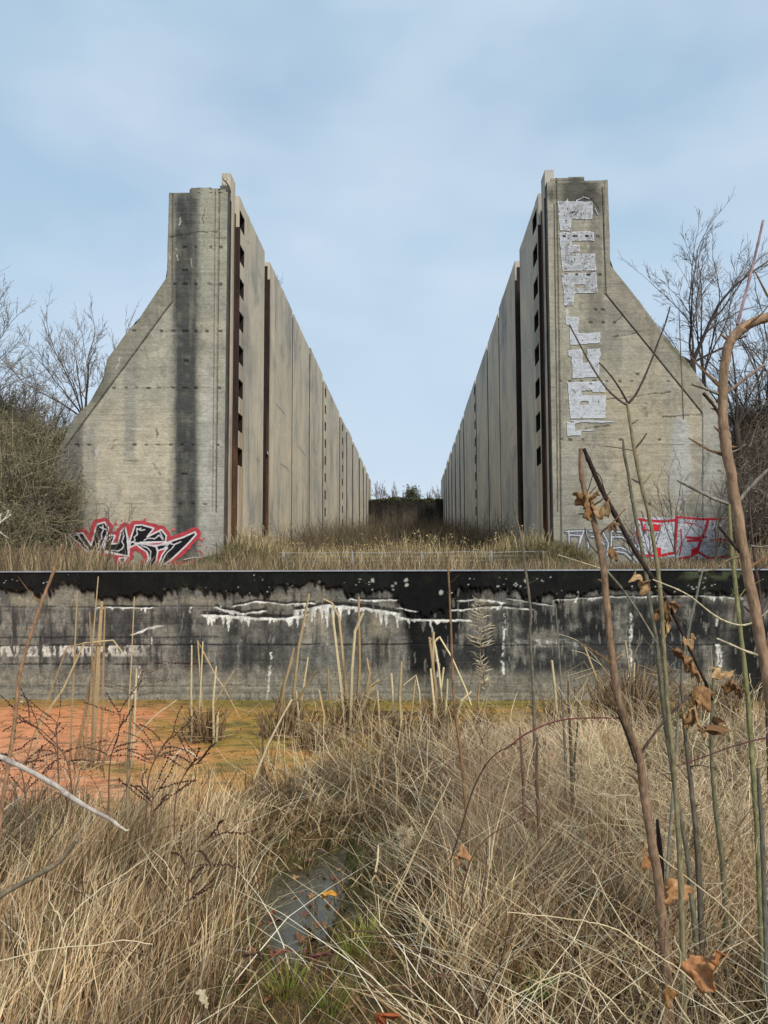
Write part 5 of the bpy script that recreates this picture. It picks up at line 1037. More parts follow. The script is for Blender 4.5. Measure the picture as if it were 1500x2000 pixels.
# ------------------------------------------------------------------ reed clumps in the marsh
def reed_clump(label, x, y, specs, spread, nfine, hfine, r, litter=20, name='reed_clump', group='reed clumps standing in the marsh'):
    p = atZ(x, y, 0.0); root = np.array([p[0], p[1], 0.0]); mb = MB(); sc = p[1]/F
    for (bx, kinks, w_) in specs:      # px offsets from the base: list of points
        dy = r.uniform(-0.12, 0.12); P = [np.array([bx*sc, dy, -0.03])]+[np.array([a*sc, dy+r.uniform(-0.03, 0.03), b_*sc]) for a, b_ in kinks]
        # denser interpolation between the given points
        Q = []; 
        for a_, b2 in zip(P[:-1], P[1:]):
            for t_ in np.linspace(0, 1, 4)[:-1]: Q.append(a_+(b2-a_)*t_)
        Q.append(P[-1]); Q = np.array(Q); W = np.linspace(w_*sc*0.5, w_*sc*0.28, len(Q)); c_ = pick(((206, 184, 140), (190, 164, 122), (218, 200, 158), (168, 140, 104)), 1, r)[0]
        c_ = c_[None]*np.interp(np.arange(len(Q)), [0, 2, 5], [0.55, 0.8, 1.0])[:, None]; mb.tube(Q, W, 4, c_)
    for k in range(nfine):
        a = r.uniform(0, 2*math.pi); rr_ = min(abs(r.normal()), 1.8)*spread; b0 = np.array([math.cos(a)*rr_, math.sin(a)*rr_*0.6, -0.03]); h_ = hfine*r.uniform(0.3, 1.15)*(1-0.3*min(1, rr_/spread/2)); ln = r.normal()*0.22+math.cos(a)*0.22
        P = [b0, b0+[ln*h_*0.3, r.normal()*.03, h_*0.5], b0+[ln*h_, r.normal()*0.06, h_]]
        if r.uniform() < 0.35: P.append(P[-1]+np.array([r.choice([-1, 1])*h_*0.35, 0, -h_*r.uniform(0.05, 0.4)]))
        P = np.array(P); t_ = np.linspace(0, len(P)-1, 7); P = np.stack([np.interp(t_, np.arange(len(P)), P[:, q]) for q in range(3)], -1)
        c_ = pick(((178, 150, 112), (150, 122, 90), (200, 176, 134), (122, 96, 72), (104, 80, 62)), 1, r)[0]; mb.tube(P, np.linspace(0.0052, 0.002, 7)*r.uniform(0.5, 1.3), 4, c_[None]*np.linspace(0.55, 1.0, 7)[:, None], cap=False)
    for k in range(litter):
        a = r.uniform(0, 2*math.pi); q = np.array([r.normal()*spread*.7, r.normal()*spread*.6, 0.02+abs(r.normal())*0.03]); L_ = r.uniform(0.08, 0.3); mb.tube(np.array([q, q+[math.cos(a)*L_, math.sin(a)*L_, r.uniform(0, .05)]]), [0.004, 0.003], 4, pick(((196, 172, 130), (150, 124, 94)), 1, r)[0], cap=False)
    o = mb.build(name, M_plant); o.location = root; return tag(o, label, 'reed', group)
R5 = np.random.RandomState(71)
reed_clump('brown reed clump standing alone in the orange water', 395, 1448, [(-15, [(-18, 90), (-20, 185)], 6), (-12, [(-4, 190)], 5), (-4, [(-6, 80), (-16, 192), (20, 122), (38, 102), (70, 40)], 4), (28, [(26, 80), (30, 146)], 6), (30, [(34, 60), (28, 20)], 6), (28, [(44, 60), (68, 128)], 3.5), (10, [(14, 60), (60, 135)], 4)], 0.10, 260, 0.36, R5, 30)
reed_clump('reed clump with leaning stem left of the marsh middle', 560, 1440, [(-60, [(-20, 60), (10, 150)], 7), (0, [(10, 60), (22, 170), (42, 275)], 8), (-20, [(-4, 100), (14, 170)], 6), (10, [(25, 60), (38, 150)], 6), (30, [(20, 90)], 6), (-8, [(20, 70), (50, 118), (60, 128)], 5), (-14, [(-16, 100)], 6)], 0.13, 230, 0.42, R5)
reed_clump('tall reed clump with two curved leaves before the central wall', 690, 1432, [(-14, [(-26, 110), (-40, 230)], 9), (-10, [(-20, 120), (-30, 220), (-44, 248), (-60, 256)], 7), (-6, [(-2, 120), (4, 195), (20, 230)], 8), (4, [(12, 130), (10, 260)], 8), (8, [(30, 110), (25, 140)], 7), (-4, [(34, 90), (50, 102)], 8), (20, [(24, 60), (48, 100)], 7), (-40, [(-50, 90), (-50, 120)], 6)], 0.15, 250, 0.42, R5)
reed_clump('reed clump with bent white-tipped leaf right of the marsh middle', 850, 1440, [(0, [(-2, 80), (-8, 110)], 8), (2, [(-4, 130), (-2, 200)], 9), (-4, [(-2, 60), (-8, 130)], 8), (-2, [(2, 90), (-10, 190)], 9), (6, [(14, 60), (8, 130), (0, 180), (10, 190), (34, 150), (60, 90), (70, 60)], 5), (12, [(8, 60), (18, 130)], 7), (14, [(22, 80), (24, 112)], 6), (-26, [(-30, 90), (-36, 120), (-60, 100)], 4), (26, [(50, 70), (70, 88)], 8)], 0.12, 230, 0.42, R5)
reed_clump('reed clump sunk low between the curved leaves and bent leaf clumps', 775, 1450, [(-4, [(-6, 60), (-10, 130)], 8), (10, [(6, 90), (10, 155)], 8), (-30, [(-34, 70), (-36, 100)], 6), (20, [(30, 70), (36, 120)], 5)], 0.15, 170, 0.30, R5)
reed_clump('straw reed clump toppled over at the right end of the marsh', 1090, 1450, [(0, [(-4, 90), (-10, 155)], 8), (10, [(16, 60), (0, 100)], 6), (40, [(30, 70), (60, 120)], 5)], 0.22, 300, 0.42, R5)
reed_clump('dense straw reed clump behind the sapling stems at the right', 1230, 1440, [(-40, [(-50, 90), (-78, 170)], 6), (30, [(10, 100), (0, 180)], 6), (10, [(6, 70), (12, 140)], 6)], 0.30, 620, 0.66, R5, 60)
reed_clump('straw reed clump at the right edge of the marsh', 1400, 1450, [(-20, [(-30, 80), (-30, 130)], 5)], 0.32, 560, 0.60, R5, 60)
reed_clump('short straw reed clump before the central wall foot', 940, 1425, [(0, [(-4, 60), (0, 90)], 6)], 0.15, 130, 0.26, R5)
reed_clump('short reed clump between the left-middle and curved-leaf clumps', 628, 1462, [(0, [(4, 60), (-6, 110)], 6)], 0.16, 190, 0.26, R5)
# tall green-grey reeds at the left
reed_clump('tall grey-green reed stems at the left before the wall', 178, 1500, [(0, [(4, 150), (6, 240), (10, 320)], 13), (-10, [(2, 150), (4, 230), (10, 370)], 5), (6, [(8, 100), (10, 200), (12, 310)], 7), (-40, [(-20, 120), (0, 220), (6, 290)], 9), (10, [(10, 160), (2, 300)], 6), (-50, [(-48, 110), (-46, 340)], 6), (-120, [(-100, 90), (-60, 150), (-20, 240), (40, 246), (60, 220)], 5), (70, [(74, 90), (78, 200), (80, 330)], 4), (78, [(80, 90), (84, 190)], 7), (-140, [(-120, 60), (-60, 230), (-20, 240)], 4), (30, [(38, 30), (44, 130)], 5)], 0.3, 46, 0.34, R5, 10)
# ------------------------------------------------------------------ saplings and canes of the foreground
def smooth_path(pts, n=8):
    P = np.array(pts, float); P = np.vstack([2*P[0]-P[1], P, 2*P[-1]-P[-2]]); out = []
    for i in range(1, len(P)-2):
        for t in np.linspace(0, 1, n, endpoint=False):
            a, b_, c_, d = P[i-1], P[i], P[i+1], P[i+2]; out.append(0.5*((2*b_)+(-a+c_)*t+(2*a-5*b_+4*c_-d)*t*t+(-a+3*b_-3*c_+d)*t**3))
    out.append(P[-2]); return np.array(out)
R6 = np.random.RandomState(81)
def stem_path(pts):
    """pts: (px, py, distance) -> points in space"""
    P = smooth_path(pts); return np.array([atY(x, y, Y) for x, y, Y in P])
def add_stem(mb, pts, w, col, sides=8, nodes=True, L=np.zeros(3), blunt=True, jit=0.12):
    P = stem_path(pts); n = len(P); D = np.linspace(pts[0][2], pts[-1][2], n); W = np.interp(np.linspace(0, 1, n), np.linspace(0, 1, len(w)), w)*D/F*0.5*0.86
    if nodes:
        ph = R6.uniform(0, 9); W = W*(1+jit*(np.maximum(0, np.sin(np.arange(n)*0.62+ph))**14)); P = P+R6.normal(size=P.shape)*(W*0.05)[:, None]
    c = np.array(col) if np.ndim(col) == 2 else np.tile(lin(col), (n, 1)); c = c.mean(1, keepdims=True)*0.25+c*0.75; c = c*(0.70+0.6*fbm(np.arange(n)*0.9, np.zeros(n)+w[0], 801))[:, None]; mb.tube(P-L, W, sides, c); return P
def sapling(name, label, main, w, col, sides_=(), mat=None, cat='sapling', group='bare saplings and canes in front of the wall', toground=True, partname='stem'):
    pts = list(main)
    foot = atY(*pts[-1])
    if toground:
        gz = float(ground_z(foot[0], foot[1])); 
        if foot[2] > gz: dz = foot[2]-gz; ex = (pts[-1][0]-pts[-2][0])/max(1, (pts[-1][1]-pts[-2][1])); py_ = pts[-1][1]+dz*F/pts[-1][2]*1.02; pts.append((pts[-1][0]+ex*(py_-pts[-1][1])*0.5, py_, pts[-1][2])); w = list(w)+[w[-1]*1.05]
        foot = atY(*pts[-1])
    L = np.array(foot); root = empty(name, label, cat, group, loc=tuple(L)); mb = MB(); add_stem(mb, pts, w, col, 10, True, L); mb.build(partname, mat or M_bark, root, True)
    main_ = stem_path(pts)      # buds, leaf scars and stray side twigs
    for q in range(max(3, len(main_)//7)):
        i = R6.randint(4, len(main_)-6); sg = R6.choice([-1, 1]); r_ = 0.5*np.interp(i/len(main_), np.linspace(0, 1, len(w)), w)*pts[0][2]/F*0.86; ln_ = r_*R6.uniform(2, 4) if R6.uniform() < 0.6 else R6.uniform(0.04, 0.14); up_ = np.array([sg*0.8, R6.normal()*0.4, R6.uniform(0.3, 1.0)]); up_ /= np.linalg.norm(up_); kk = up_+R6.normal(size=3)*0.25
        mb = MB(); mb.tube(np.array([main_[i], main_[i]+up_*ln_*0.5, main_[i]+up_*ln_*0.5+kk*ln_*0.5])-L, [r_*0.42, r_*0.26, r_*0.14], 5, lin(col)*0.7); mb.build('bud' if ln_ < r_*4.01 else 'twig', mat or M_bark, root)
    for s_ in sides_:
        p, ww = s_[0], s_[1]; cc_ = s_[2] if len(s_) > 2 else col; mb = MB(); add_stem(mb, p, ww, cc_, 7, True, L, jit=0.3); mb.build('branch', mat or M_bark, root, True)
    return root
TAN = (158, 122, 86); OL = (124, 118, 78); GR = (132, 126, 108); DK = (62, 46, 38)
D = 1.65
s1 = sapling('bent_sapling', 'thick tan sapling at the right edge whose top bends over to the right', [(1600, 604, D), (1540, 606, D), (1500, 619, D), (1462, 634, D), (1434, 656, D), (1419, 690, D), (1412, 760, D), (1414, 850, D), (1430, 940, D), (1453, 1080, D), (1476, 1200, D), (1500, 1330, D), (1516, 1440, D), (1530, 1600, D), (1540, 1800, D)], [22, 22, 21, 22, 21, 20, 22, 22, 22, 24, 25, 27, 28], TAN,
   [([(1422, 984, D), (1390, 972, D), (1350, 952, D), (1323, 938, D)], [9, 7, 7, 6], GR), ([(1444, 978, D), (1462, 955, D), (1500, 918, D), (1560, 870, D)], [10, 7, 7, 6], GR), ([(1408, 772, D), (1385, 762, D), (1352, 750, D)], [8, 6, 7], GR), ([(1418, 768, D), (1455, 740, D), (1493, 712, D)], [8, 6, 6], (140, 112, 96)),
    ([(1412, 850, D), (1409, 822, D), (1396, 795, D), (1374, 768, D)], [9, 7, 6, 8], DK), ([(1408, 883, D), (1385, 879, D), (1363, 869, D)], [4, 3, 2], (120, 100, 76)), ([(1428, 883, D), (1442, 878, D), (1457, 867, D)], [4, 2.5, 2], GR), ([(1432, 658, D), (1445, 660, D), (1458, 656, D)], [7, 5, 4], (86, 66, 56)), ([(1420, 662, D), (1412, 656, D), (1410, 652, D)], [7, 6, 4]),
    ([(1440, 634, D), (1452, 590, D), (1470, 520, D), (1482, 470, D), (1491, 430, D)], [8, 6.5, 6, 5.5, 6], (166, 130, 132)), ([(1456, 1088, D), (1436, 1068, D), (1418, 1045, D), (1405, 1029, D)], [11, 7, 7, 6], DK), ([(1450, 1085, D), (1420, 1095, D), (1395, 1112, D), (1362, 1116, D)], [6, 4, 3, 2.5], (140, 118, 84)),
    ([(1484, 1281, D), (1455, 1271, D), (1425, 1258, D), (1400, 1247, D)], [7, 5, 5, 4], (190, 172, 132)), ([(1478, 1214, D), (1445, 1221, D), (1400, 1205, D), (1340, 1160, D), (1275, 1132, D)], [4.5, 4, 4, 3.5, 3], (196, 180, 130)), ([(1466, 1066, D), (1490, 1068, D), (1520, 1060, D)], [5, 4, 3], GR), ([(1412, 707, D), (1404, 704, D)], [7, 3], DK),
    ([(1335, 818, 2.2), (1330, 700, 2.2), (1326, 600, 2.2)], [3, 2.5, 2], (120, 92, 84))])
d = 2.6
s2 = sapling('broken_sapling', 'tan sapling with its snapped top folded over beside the silver graffiti', [(1134, 876, d), (1136, 930, d), (1150, 985, d), (1165, 1040, d), (1178, 1105, d), (1187, 1200, d), (1196, 1290, d), (1207, 1360, d), (1228, 1425, d), (1248, 1475, d), (1256, 1540, d), (1272, 1640, d), (1290, 1760, d)], [9, 12, 13, 14, 15, 15, 17, 18, 17, 17, 18, 19, 21], (146, 112, 78),
   [([(1140, 876, d), (1158, 918, d), (1180, 965, d), (1200, 1003, d), (1232, 1062, d), (1262, 1110, d), (1290, 1152, d), (1318, 1205, d), (1345, 1262, d), (1372, 1320, d), (1392, 1368, d)], [8, 11, 11, 11, 10, 10, 9, 9, 8, 7, 5], DK), ([(1248, 1478, d), (1262, 1455, d), (1300, 1405, d), (1355, 1350, d)], [7, 6, 5, 4], (96, 74, 60)), ([(1242, 1490, d), (1225, 1440, d), (1206, 1390, d)], [5, 5, 4], (60, 44, 38)),
    ([(1172, 1085, d), (1150, 1060, d), (1142, 1030, d)], [4, 3, 2], (96, 76, 60)), ([(1160, 1005, d), (1145, 1004, d), (1130, 1004, d)], [5, 4, 3], GR), ([(1178, 1112, d), (1140, 1100, d), (1090, 1084, d)], [4, 3.5, 3], (176, 160, 116)), ([(1182, 1112, d), (1215, 1150, d), (1250, 1200, d), (1285, 1260, d)], [6, 5, 4, 4], (140, 132, 104)), ([(1148, 960, d), (1160, 925, d), (1172, 930, d), (1182, 962, d)], [2, 2, 2, 2], DK)])
d = 2.45
s3 = sapling('forked_sapling', 'slender olive sapling with a wide Y fork high against the right pier', [(1225, 790, d), (1232, 835, d), (1240, 885, d), (1253, 950, d), (1268, 1010, d), (1280, 1080, d), (1290, 1160, d), (1296, 1260, d), (1304, 1380, d), (1316, 1500, d), (1324, 1620, d), (1330, 1740, d)], [6, 7, 8, 8, 8, 9, 9, 9, 10, 10, 11, 12], (138, 124, 80),
   [([(1225, 791, d), (1205, 778, d), (1180, 752, d), (1150, 705, d), (1112, 634, d)], [6, 5, 4.5, 4, 3.5], (112, 98, 84)), ([(1228, 788, d), (1245, 765, d), (1266, 720, d), (1285, 670, d), (1300, 630, d), (1309, 598, d)], [6, 5, 4.5, 4, 3.5, 3], (84, 66, 56)), ([(1226, 786, d), (1208, 755, d), (1190, 730, d), (1170, 708, d)], [5, 4, 3.5, 3], (74, 56, 48)),
    ([(1231, 830, d), (1240, 824, d), (1246, 820, d)], [3.5, 3, 2], (110, 92, 70)), ([(1241, 876, d), (1254, 860, d), (1263, 846, d)], [4.5, 3.5, 3], (84, 70, 58)), ([(1239, 880, d), (1205, 874, d), (1168, 870, d)], [3.5, 3, 2], (140, 124, 96)), ([(1257, 944, d), (1265, 935, d), (1271, 926, d)], [3.5, 3, 2]), ([(1252, 945, d), (1242, 940, d), (1233, 935, d)], [3.5, 3, 2], DK)])
d = 2.8
sapling('stub_topped_sapling', 'grey-green sapling with a blunt bud top left of the forked sapling', [(1217, 858, d), (1219, 885, d), (1226, 920, d), (1234, 970, d), (1245, 1030, d), (1258, 1095, d), (1268, 1170, d), (1283, 1260, d), (1292, 1350, d), (1305, 1450, d), (1322, 1560, d), (1345, 1690, d)], [4, 7, 6.5, 7.5, 8, 9, 9, 9, 10, 10, 10, 11], (112, 106, 80))
sapling('green_sapling', 'olive-green sapling stem just left of the thick bent sapling', [(1424, 985, d), (1428, 1060, d), (1436, 1140, d), (1446, 1230, d), (1456, 1320, d), (1463, 1400, d), (1470, 1500, d), (1480, 1640, d)], [6, 8, 9, 9, 10, 11, 11, 12], (140, 134, 76), [([(1446, 1222, d), (1475, 1213, d), (1510, 1185, d)], [3.5, 3, 3], (190, 172, 126))])
sapling('dark_cane', 'dark slender cane behind the thick sapling near the right edge', [(1462, 950, 3.2), (1466, 1020, 3.2), (1474, 1090, 3.2), (1484, 1160, 3.2), (1490, 1230, 3.2), (1496, 1330, 3.2)], [3, 5, 6, 6.5, 7, 7], (84, 62, 56), [([(1490, 1190, 3.2), (1500, 1170, 3.2), (1520, 1140, 3.2)], [3, 2.5, 2])])
sapling('grey_cane', 'grey-green cane leaning left under the red graffiti letter', [(1376, 1105, 3.0), (1368, 1130, 3.0), (1358, 1175, 3.0), (1348, 1215, 3.0), (1342, 1260, 3.0), (1330, 1340, 3.0)], [3, 4.5, 5.5, 6, 6, 6], (130, 126, 104))
sapling('grey_cane', 'bare grey cane reaching up in front of the right wall groove', [(1003, 978, 5.2), (1008, 1010, 5.2), (1018, 1052, 5.2), (1026, 1110, 5.2), (1034, 1170, 5.2), (1037, 1204, 5.2), (1035, 1240, 5.2), (1040, 1320, 5.2), (1043, 1400, 5.2)], [4, 5, 6, 6, 6, 7, 6, 7, 8], (116, 104, 84))
sapling('brown_cane', 'single straight brown cane before the black streak of the low wall', [(874, 1095, 4.0), (877, 1140, 4.0), (881, 1230, 4.0), (884, 1320, 4.0), (890, 1400, 4.0), (899, 1470, 4.0), (908, 1560, 4.0)], [3, 4.5, 5, 5.5, 6.5, 7, 7], (142, 104, 60))
sapling('knotty_cane', 'tan knotty cane leaning right at the left edge before the wall', [(121, 1062, 2.9), (106, 1112, 2.9), (86, 1165, 2.9), (70, 1210, 2.9), (57, 1250, 2.9), (40, 1310, 2.9), (33, 1370, 2.9), (25, 1440, 2.9), (12, 1520, 2.9), (-4, 1640, 2.9)], [4, 6.5, 7, 7, 8, 8, 8.5, 9, 9, 10], (168, 122, 78),
   [([(106, 1112, 2.9), (112, 1115, 2.9)], [4, 3]), ([(105, 1113, 2.9), (101, 1108, 2.9)], [4, 3]), ([(60, 1228, 2.9), (68, 1226, 2.9)], [4, 3]), ([(60, 1228, 2.9), (53, 1225, 2.9)], [4, 3]), ([(26, 1440, 2.9), (34, 1441, 2.9), (44, 1434, 2.9)], [4, 3, 2]), ([(26, 1440, 2.9), (16, 1438, 2.9)], [4, 2])])
def twig(name, label, pts, w, col, sides_=()):
    P0 = atY(*pts[0]); L = np.array(P0); root = empty(name, label, 'twig', None, loc=tuple(L)); mb = MB(); add_stem(mb, pts, w, col, 9, True, L, jit=0.22); mb.build('stem', M_bark, root, True)
    for p, ww, c_ in sides_: mb = MB(); add_stem(mb, p, ww, c_, 6, True, L); mb.build('branch', M_bark, root, True)
t_ = 1.35
twig('bare_twig', 'pale grey bare twig entering from the left edge, pointing down right', [(-120, 1430, t_), (-40, 1460, t_), (0, 1478, t_), (60, 1507, t_), (118, 1540, t_), (128, 1550, t_), (180, 1582, t_), (215, 1600, t_), (236, 1616, t_)], [13, 13, 12, 11, 11, 13, 9, 8, 7], (176, 160, 144), [([(236, 1615, t_), (246, 1622, t_), (252, 1620, t_)], [6, 5, 2], (214, 196, 160)), ([(128, 1552, t_), (130, 1580, t_), (112, 1620, t_), (80, 1660, t_)], [4, 3, 3, 2], (92, 66, 52))])
twig('bare_twig', 'olive-brown bare twig entering low from the left edge, pointing up right', [(-120, 1820, t_), (-40, 1778, t_), (0, 1750, t_), (45, 1724, t_), (75, 1707, t_), (110, 1688, t_), (135, 1660, t_), (150, 1640, t_)], [14, 13, 12, 11, 13, 9, 8, 9], (128, 112, 82), [([(75, 1706, t_), (74, 1700, t_)], [6, 4], (92, 70, 56))])
tb = 1.5
twig('budding_twig', 'small pale twig with swollen buds at the left edge', [(-60, 1060, tb), (-20, 1038, tb), (0, 1022, tb), (8, 1014, tb)], [4, 4, 3.5, 3], (206, 196, 172), [([(8, 1014, tb), (14, 1006, tb), (16, 997, tb)], [2.5, 2.5, 7], (206, 200, 178)), ([(9, 1014, tb), (16, 1010, tb), (20, 1005, tb)], [2.5, 3, 6], (206, 200, 178)), ([(-10, 1030, tb), (6, 1044, tb), (18, 1052, tb)], [3, 2.5, 2], (196, 180, 158)), ([(0, 1022, tb), (0, 1012, tb), (1, 1004, tb)], [2.5, 3, 6], (206, 200, 178))])
# thinner saplings filling the right, each one a thing of its own
extra = [('thin olive sapling left of the broken sapling foot', [(1110, 1330, 4.2), (1112, 1400, 4.2), (1116, 1480, 4.2)], [4, 6, 8], (112, 88, 66)), ('thin grey sapling crossing behind the broken sapling', [(1085, 1180, 4.4), (1092, 1280, 4.4), (1100, 1400, 4.4), (1104, 1480, 4.4)], [2.5, 4, 5, 6], (124, 116, 98)),
         ('thin olive sapling between forked and bent saplings', [(1395, 1290, 3.0), (1392, 1370, 3.0), (1390, 1480, 3.0), (1400, 1600, 3.0), (1412, 1700, 3.0)], [5, 8, 9, 10, 11], (118, 112, 76)), ('grey-brown sapling low between the forked and green saplings', [(1330, 1330, 2.8), (1338, 1430, 2.8), (1350, 1540, 2.8), (1362, 1660, 2.8)], [6, 8, 10, 12], (112, 100, 78)),
         ('thin green sapling before the toppled reeds', [(1130, 1370, 4.4), (1127, 1430, 4.4), (1122, 1490, 4.4)], [3, 4, 5], (96, 90, 60)), ('short reddish cane left of the grey cane', [(1015, 1420, 4.0), (1020, 1500, 4.0), (1024, 1580, 4.0)], [4, 6, 8], (128, 86, 66)), ('short brown cane in the right grass', [(1050, 1440, 3.6), (1048, 1520, 3.6), (1052, 1600, 3.6)], [5, 7, 8], (118, 84, 60)),
         ('grey sapling at the right edge below the bent sapling', [(1480, 1500, 2.6), (1484, 1560, 2.6), (1490, 1660, 2.6)], [7, 9, 10], (110, 104, 88)), ('thin grey stem at the left before the water', [(256, 1390, 3.9), (252, 1450, 3.9), (250, 1530, 3.9)], [4, 6, 8], (150, 128, 92)), ('thin brown stem standing left of the middle reeds', [(512, 1390, 4.8), (513, 1440, 4.8), (514, 1500, 4.8)], [3, 4, 5], (120, 92, 64))]
for lab, pts, w, c_ in extra: sapling('thin_sapling', lab, pts, w, c_, group='thin saplings among the grass')
for (x, y, Y, H_, col_, lab) in [(1425, 1640, 3.4, 1.15, (186, 168, 130), 'pale wiry leafless shrub tangled behind the green sapling'), (1345, 1600, 3.7, 1.0, (150, 128, 100), 'brown wiry leafless shrub tangled behind the hanging dead leaves'), (1500, 1600, 3.2, 1.1, (170, 146, 116), 'wiry leafless shrub at the right edge behind the bent sapling'), (1180, 1560, 4.2, 0.8, (176, 158, 120), 'low wiry leafless shrub left of the broken sapling')]:
    p = atY(x, y, Y); g0 = float(ground_z(p[0], Y)); bare_tree('wiry_shrub', lab, 'shrub', (p[0], Y, g0), g0+0.08, limbs_fan(6, 0.7, H_*0.55, 0.0045, R1), R1, 0.006, lvl=3, kids=(3, 4), ratio=0.62, minr=0.0013, spread=0.75, up=0.15, col=col_, tipc=tuple(min(255, q+24) for q in col_), group='wiry shrubs among the saplings', wob=0.2)
# bramble canes arching through the right side
def cane(label, pts, w, c_):
    P = stem_path(pts); mb = MB(); L = P[0].copy(); n = len(P); W = np.interp(np.linspace(0, 1, n), np.linspace(0, 1, len(w)), w)*pts[0][2]/F*0.5; mb.tube(P-L, W, 6, lin(c_))
    for i in range(1, n-1, 2):
        e = R6.normal(size=3); e /= np.linalg.norm(e); mb.tube(np.array([P[i]-L, P[i]-L+e*W[i]*3.2]), [W[i]*0.5, W[i]*0.05], 3, lin(c_)*0.8, cap=False)
    o = mb.build('bramble_cane', M_bark); o.location = L; tag(o, label, 'bramble', 'bramble canes arching through the grass')
cane('reddish bramble cane arching from the lower left to the toppled reeds', [(985, 1465, 3.4), (1030, 1432, 3.4), (1090, 1408, 3.4), (1160, 1402, 3.4), (1230, 1404, 3.4)], [3, 3.5, 3, 3, 2.5], (116, 66, 62))
cane('dark bramble cane curving down the middle of the right grass', [(1010, 1450, 3.0), (960, 1480, 3.0), (925, 1540, 3.0), (900, 1620, 3.0), (880, 1680, 3.0)], [2, 2.5, 3, 3, 3], (84, 60, 48))
cane('brown bramble cane running low across the bottom middle', [(660, 1820, 2.2), (740, 1822, 2.2), (820, 1860, 2.2), (880, 1920, 2.2), (930, 1990, 2.2)], [3, 3, 3, 3.5, 3.5], (96, 74, 54))
cane('purple-brown bramble cane arching at the right edge', [(1500, 1440, 2.6), (1440, 1455, 2.6), (1370, 1480, 2.6), (1310, 1500, 2.6)], [3, 3, 2.5, 2], (98, 60, 62))
cane('thin bramble cane rising right of the puddle', [(1020, 1600, 2.8), (960, 1630, 2.8), (925, 1670, 2.8), (905, 1730, 2.8), (900, 1800, 2.8)], [2, 2.5, 3, 3, 3], (104, 78, 58))
# pale long bent straws that stand out in the photo
def straw(label, pts, w, c_=(222, 202, 162)):
    P = np.array([atY(*p) for p in pts]); tt = np.linspace(0, len(P)-1, (len(P)-1)*5+1); S_ = smooth_path(P, 5); P = np.stack([np.interp(tt, np.arange(len(P)), P[:, q]) for q in range(3)], -1)*0.35+S_*0.65; w = np.interp(tt, np.arange(len(w)), w); P = P+R6.normal(size=P.shape)*0.0012; mb = MB(); L = P[0].copy(); mb.tube(P-L, np.array(w)*0.62*pts[0][2]/F*0.5, 5, lin(c_)); o = mb.build('straw_stem', M_plant); o.location = L; tag(o, label, 'straw', 'long pale straw stems')
straw('long pale straw curving across the lower left grass', [(-40, 1880, 1.9), (0, 1876, 1.9), (90, 1855, 1.9), (180, 1848, 1.9), (240, 1835, 1.9), (300, 1845, 1.9)], [5, 5, 4.5, 4, 4, 3])
straw('long pale straw bending downward at the far left', [(66, 1725, 2.0), (42, 1790, 2.0), (40, 1850, 2.0), (62, 1900, 2.0), (92, 1960, 2.0), (98, 2060, 2.0)], [3, 4, 4, 4, 4, 5])
straw('kinked pale straw crossing itself in the lower left', [(96, 1720, 2.0), (98, 1765, 2.0), (118, 1795, 2.0), (122, 1830, 2.0), (128, 1870, 2.0), (104, 1940, 2.0), (92, 2040, 2.0)], [3, 4, 4, 4, 4, 4, 5])
straw('long diagonal straw rising right through the left tussock', [(60, 2050, 2.1), (130, 1800, 2.3), (200, 1735, 2.4), (285, 1677, 2.5)], [5, 4, 4, 3])
straw('long pale straw sweeping from the puddle to the lower right corner', [(990, 1782, 2.2), (1120, 1795, 2.2), (1195, 1812, 2.2), (1260, 1850, 2.2), (1330, 1895, 2.2), (1420, 1990, 2.2), (1460, 2060, 2.2)], [3, 4, 4.5, 4.5, 4.5, 5, 5])
straw('steep pale straw falling to the bottom right', [(1158, 1690, 2.2), (1165, 1715, 2.2), (1220, 1810, 2.2), (1300, 1920, 2.2), (1380, 2050, 2.2)], [3, 4, 4, 4, 5])
straw('pale straw crossing the sapling feet toward the right edge', [(1220, 1560, 2.6), (1232, 1620, 2.6), (1310, 1690, 2.6), (1400, 1760, 2.6), (1500, 1865, 2.6), (1560, 1930, 2.6)], [3, 3.5, 4, 4, 4, 4])
straw('arched pale straw along the bottom right', [(990, 1955, 2.0), (1060, 1915, 2.0), (1110, 1900, 2.0), (1150, 1920, 2.0), (1200, 1960, 2.0), (1260, 2030, 2.0)], [4, 4, 4, 4, 4.5, 5])
straw('straight pale straw leaning right above the puddle', [(770, 1760, 3.0), (800, 1690, 3.0), (840, 1600, 3.0), (880, 1520, 3.0)], [4, 4, 3.5, 3])
straw('pale straw leaning left at the right bottom', [(1265, 2050, 2.0), (1330, 1880, 2.0), (1315, 1830, 2.0)], [4, 3.5, 3])
straw('leaning pale straw left of the middle reeds', [(500, 1512, 4.2), (530, 1440, 4.2), (570, 1366, 4.2)], [7, 7, 6])
straw('broken pale straw lying on the water left of the middle', [(330, 1490, 4.6), (358, 1462, 4.6), (382, 1478, 4.6)], [5, 6, 7], (226, 212, 178))
straw('slanted straw leaf lying from the lone reed clump to the left', [(256, 1448, 5.6), (300, 1400, 5.6), (345, 1368, 5.6)], [3, 4.5, 3])

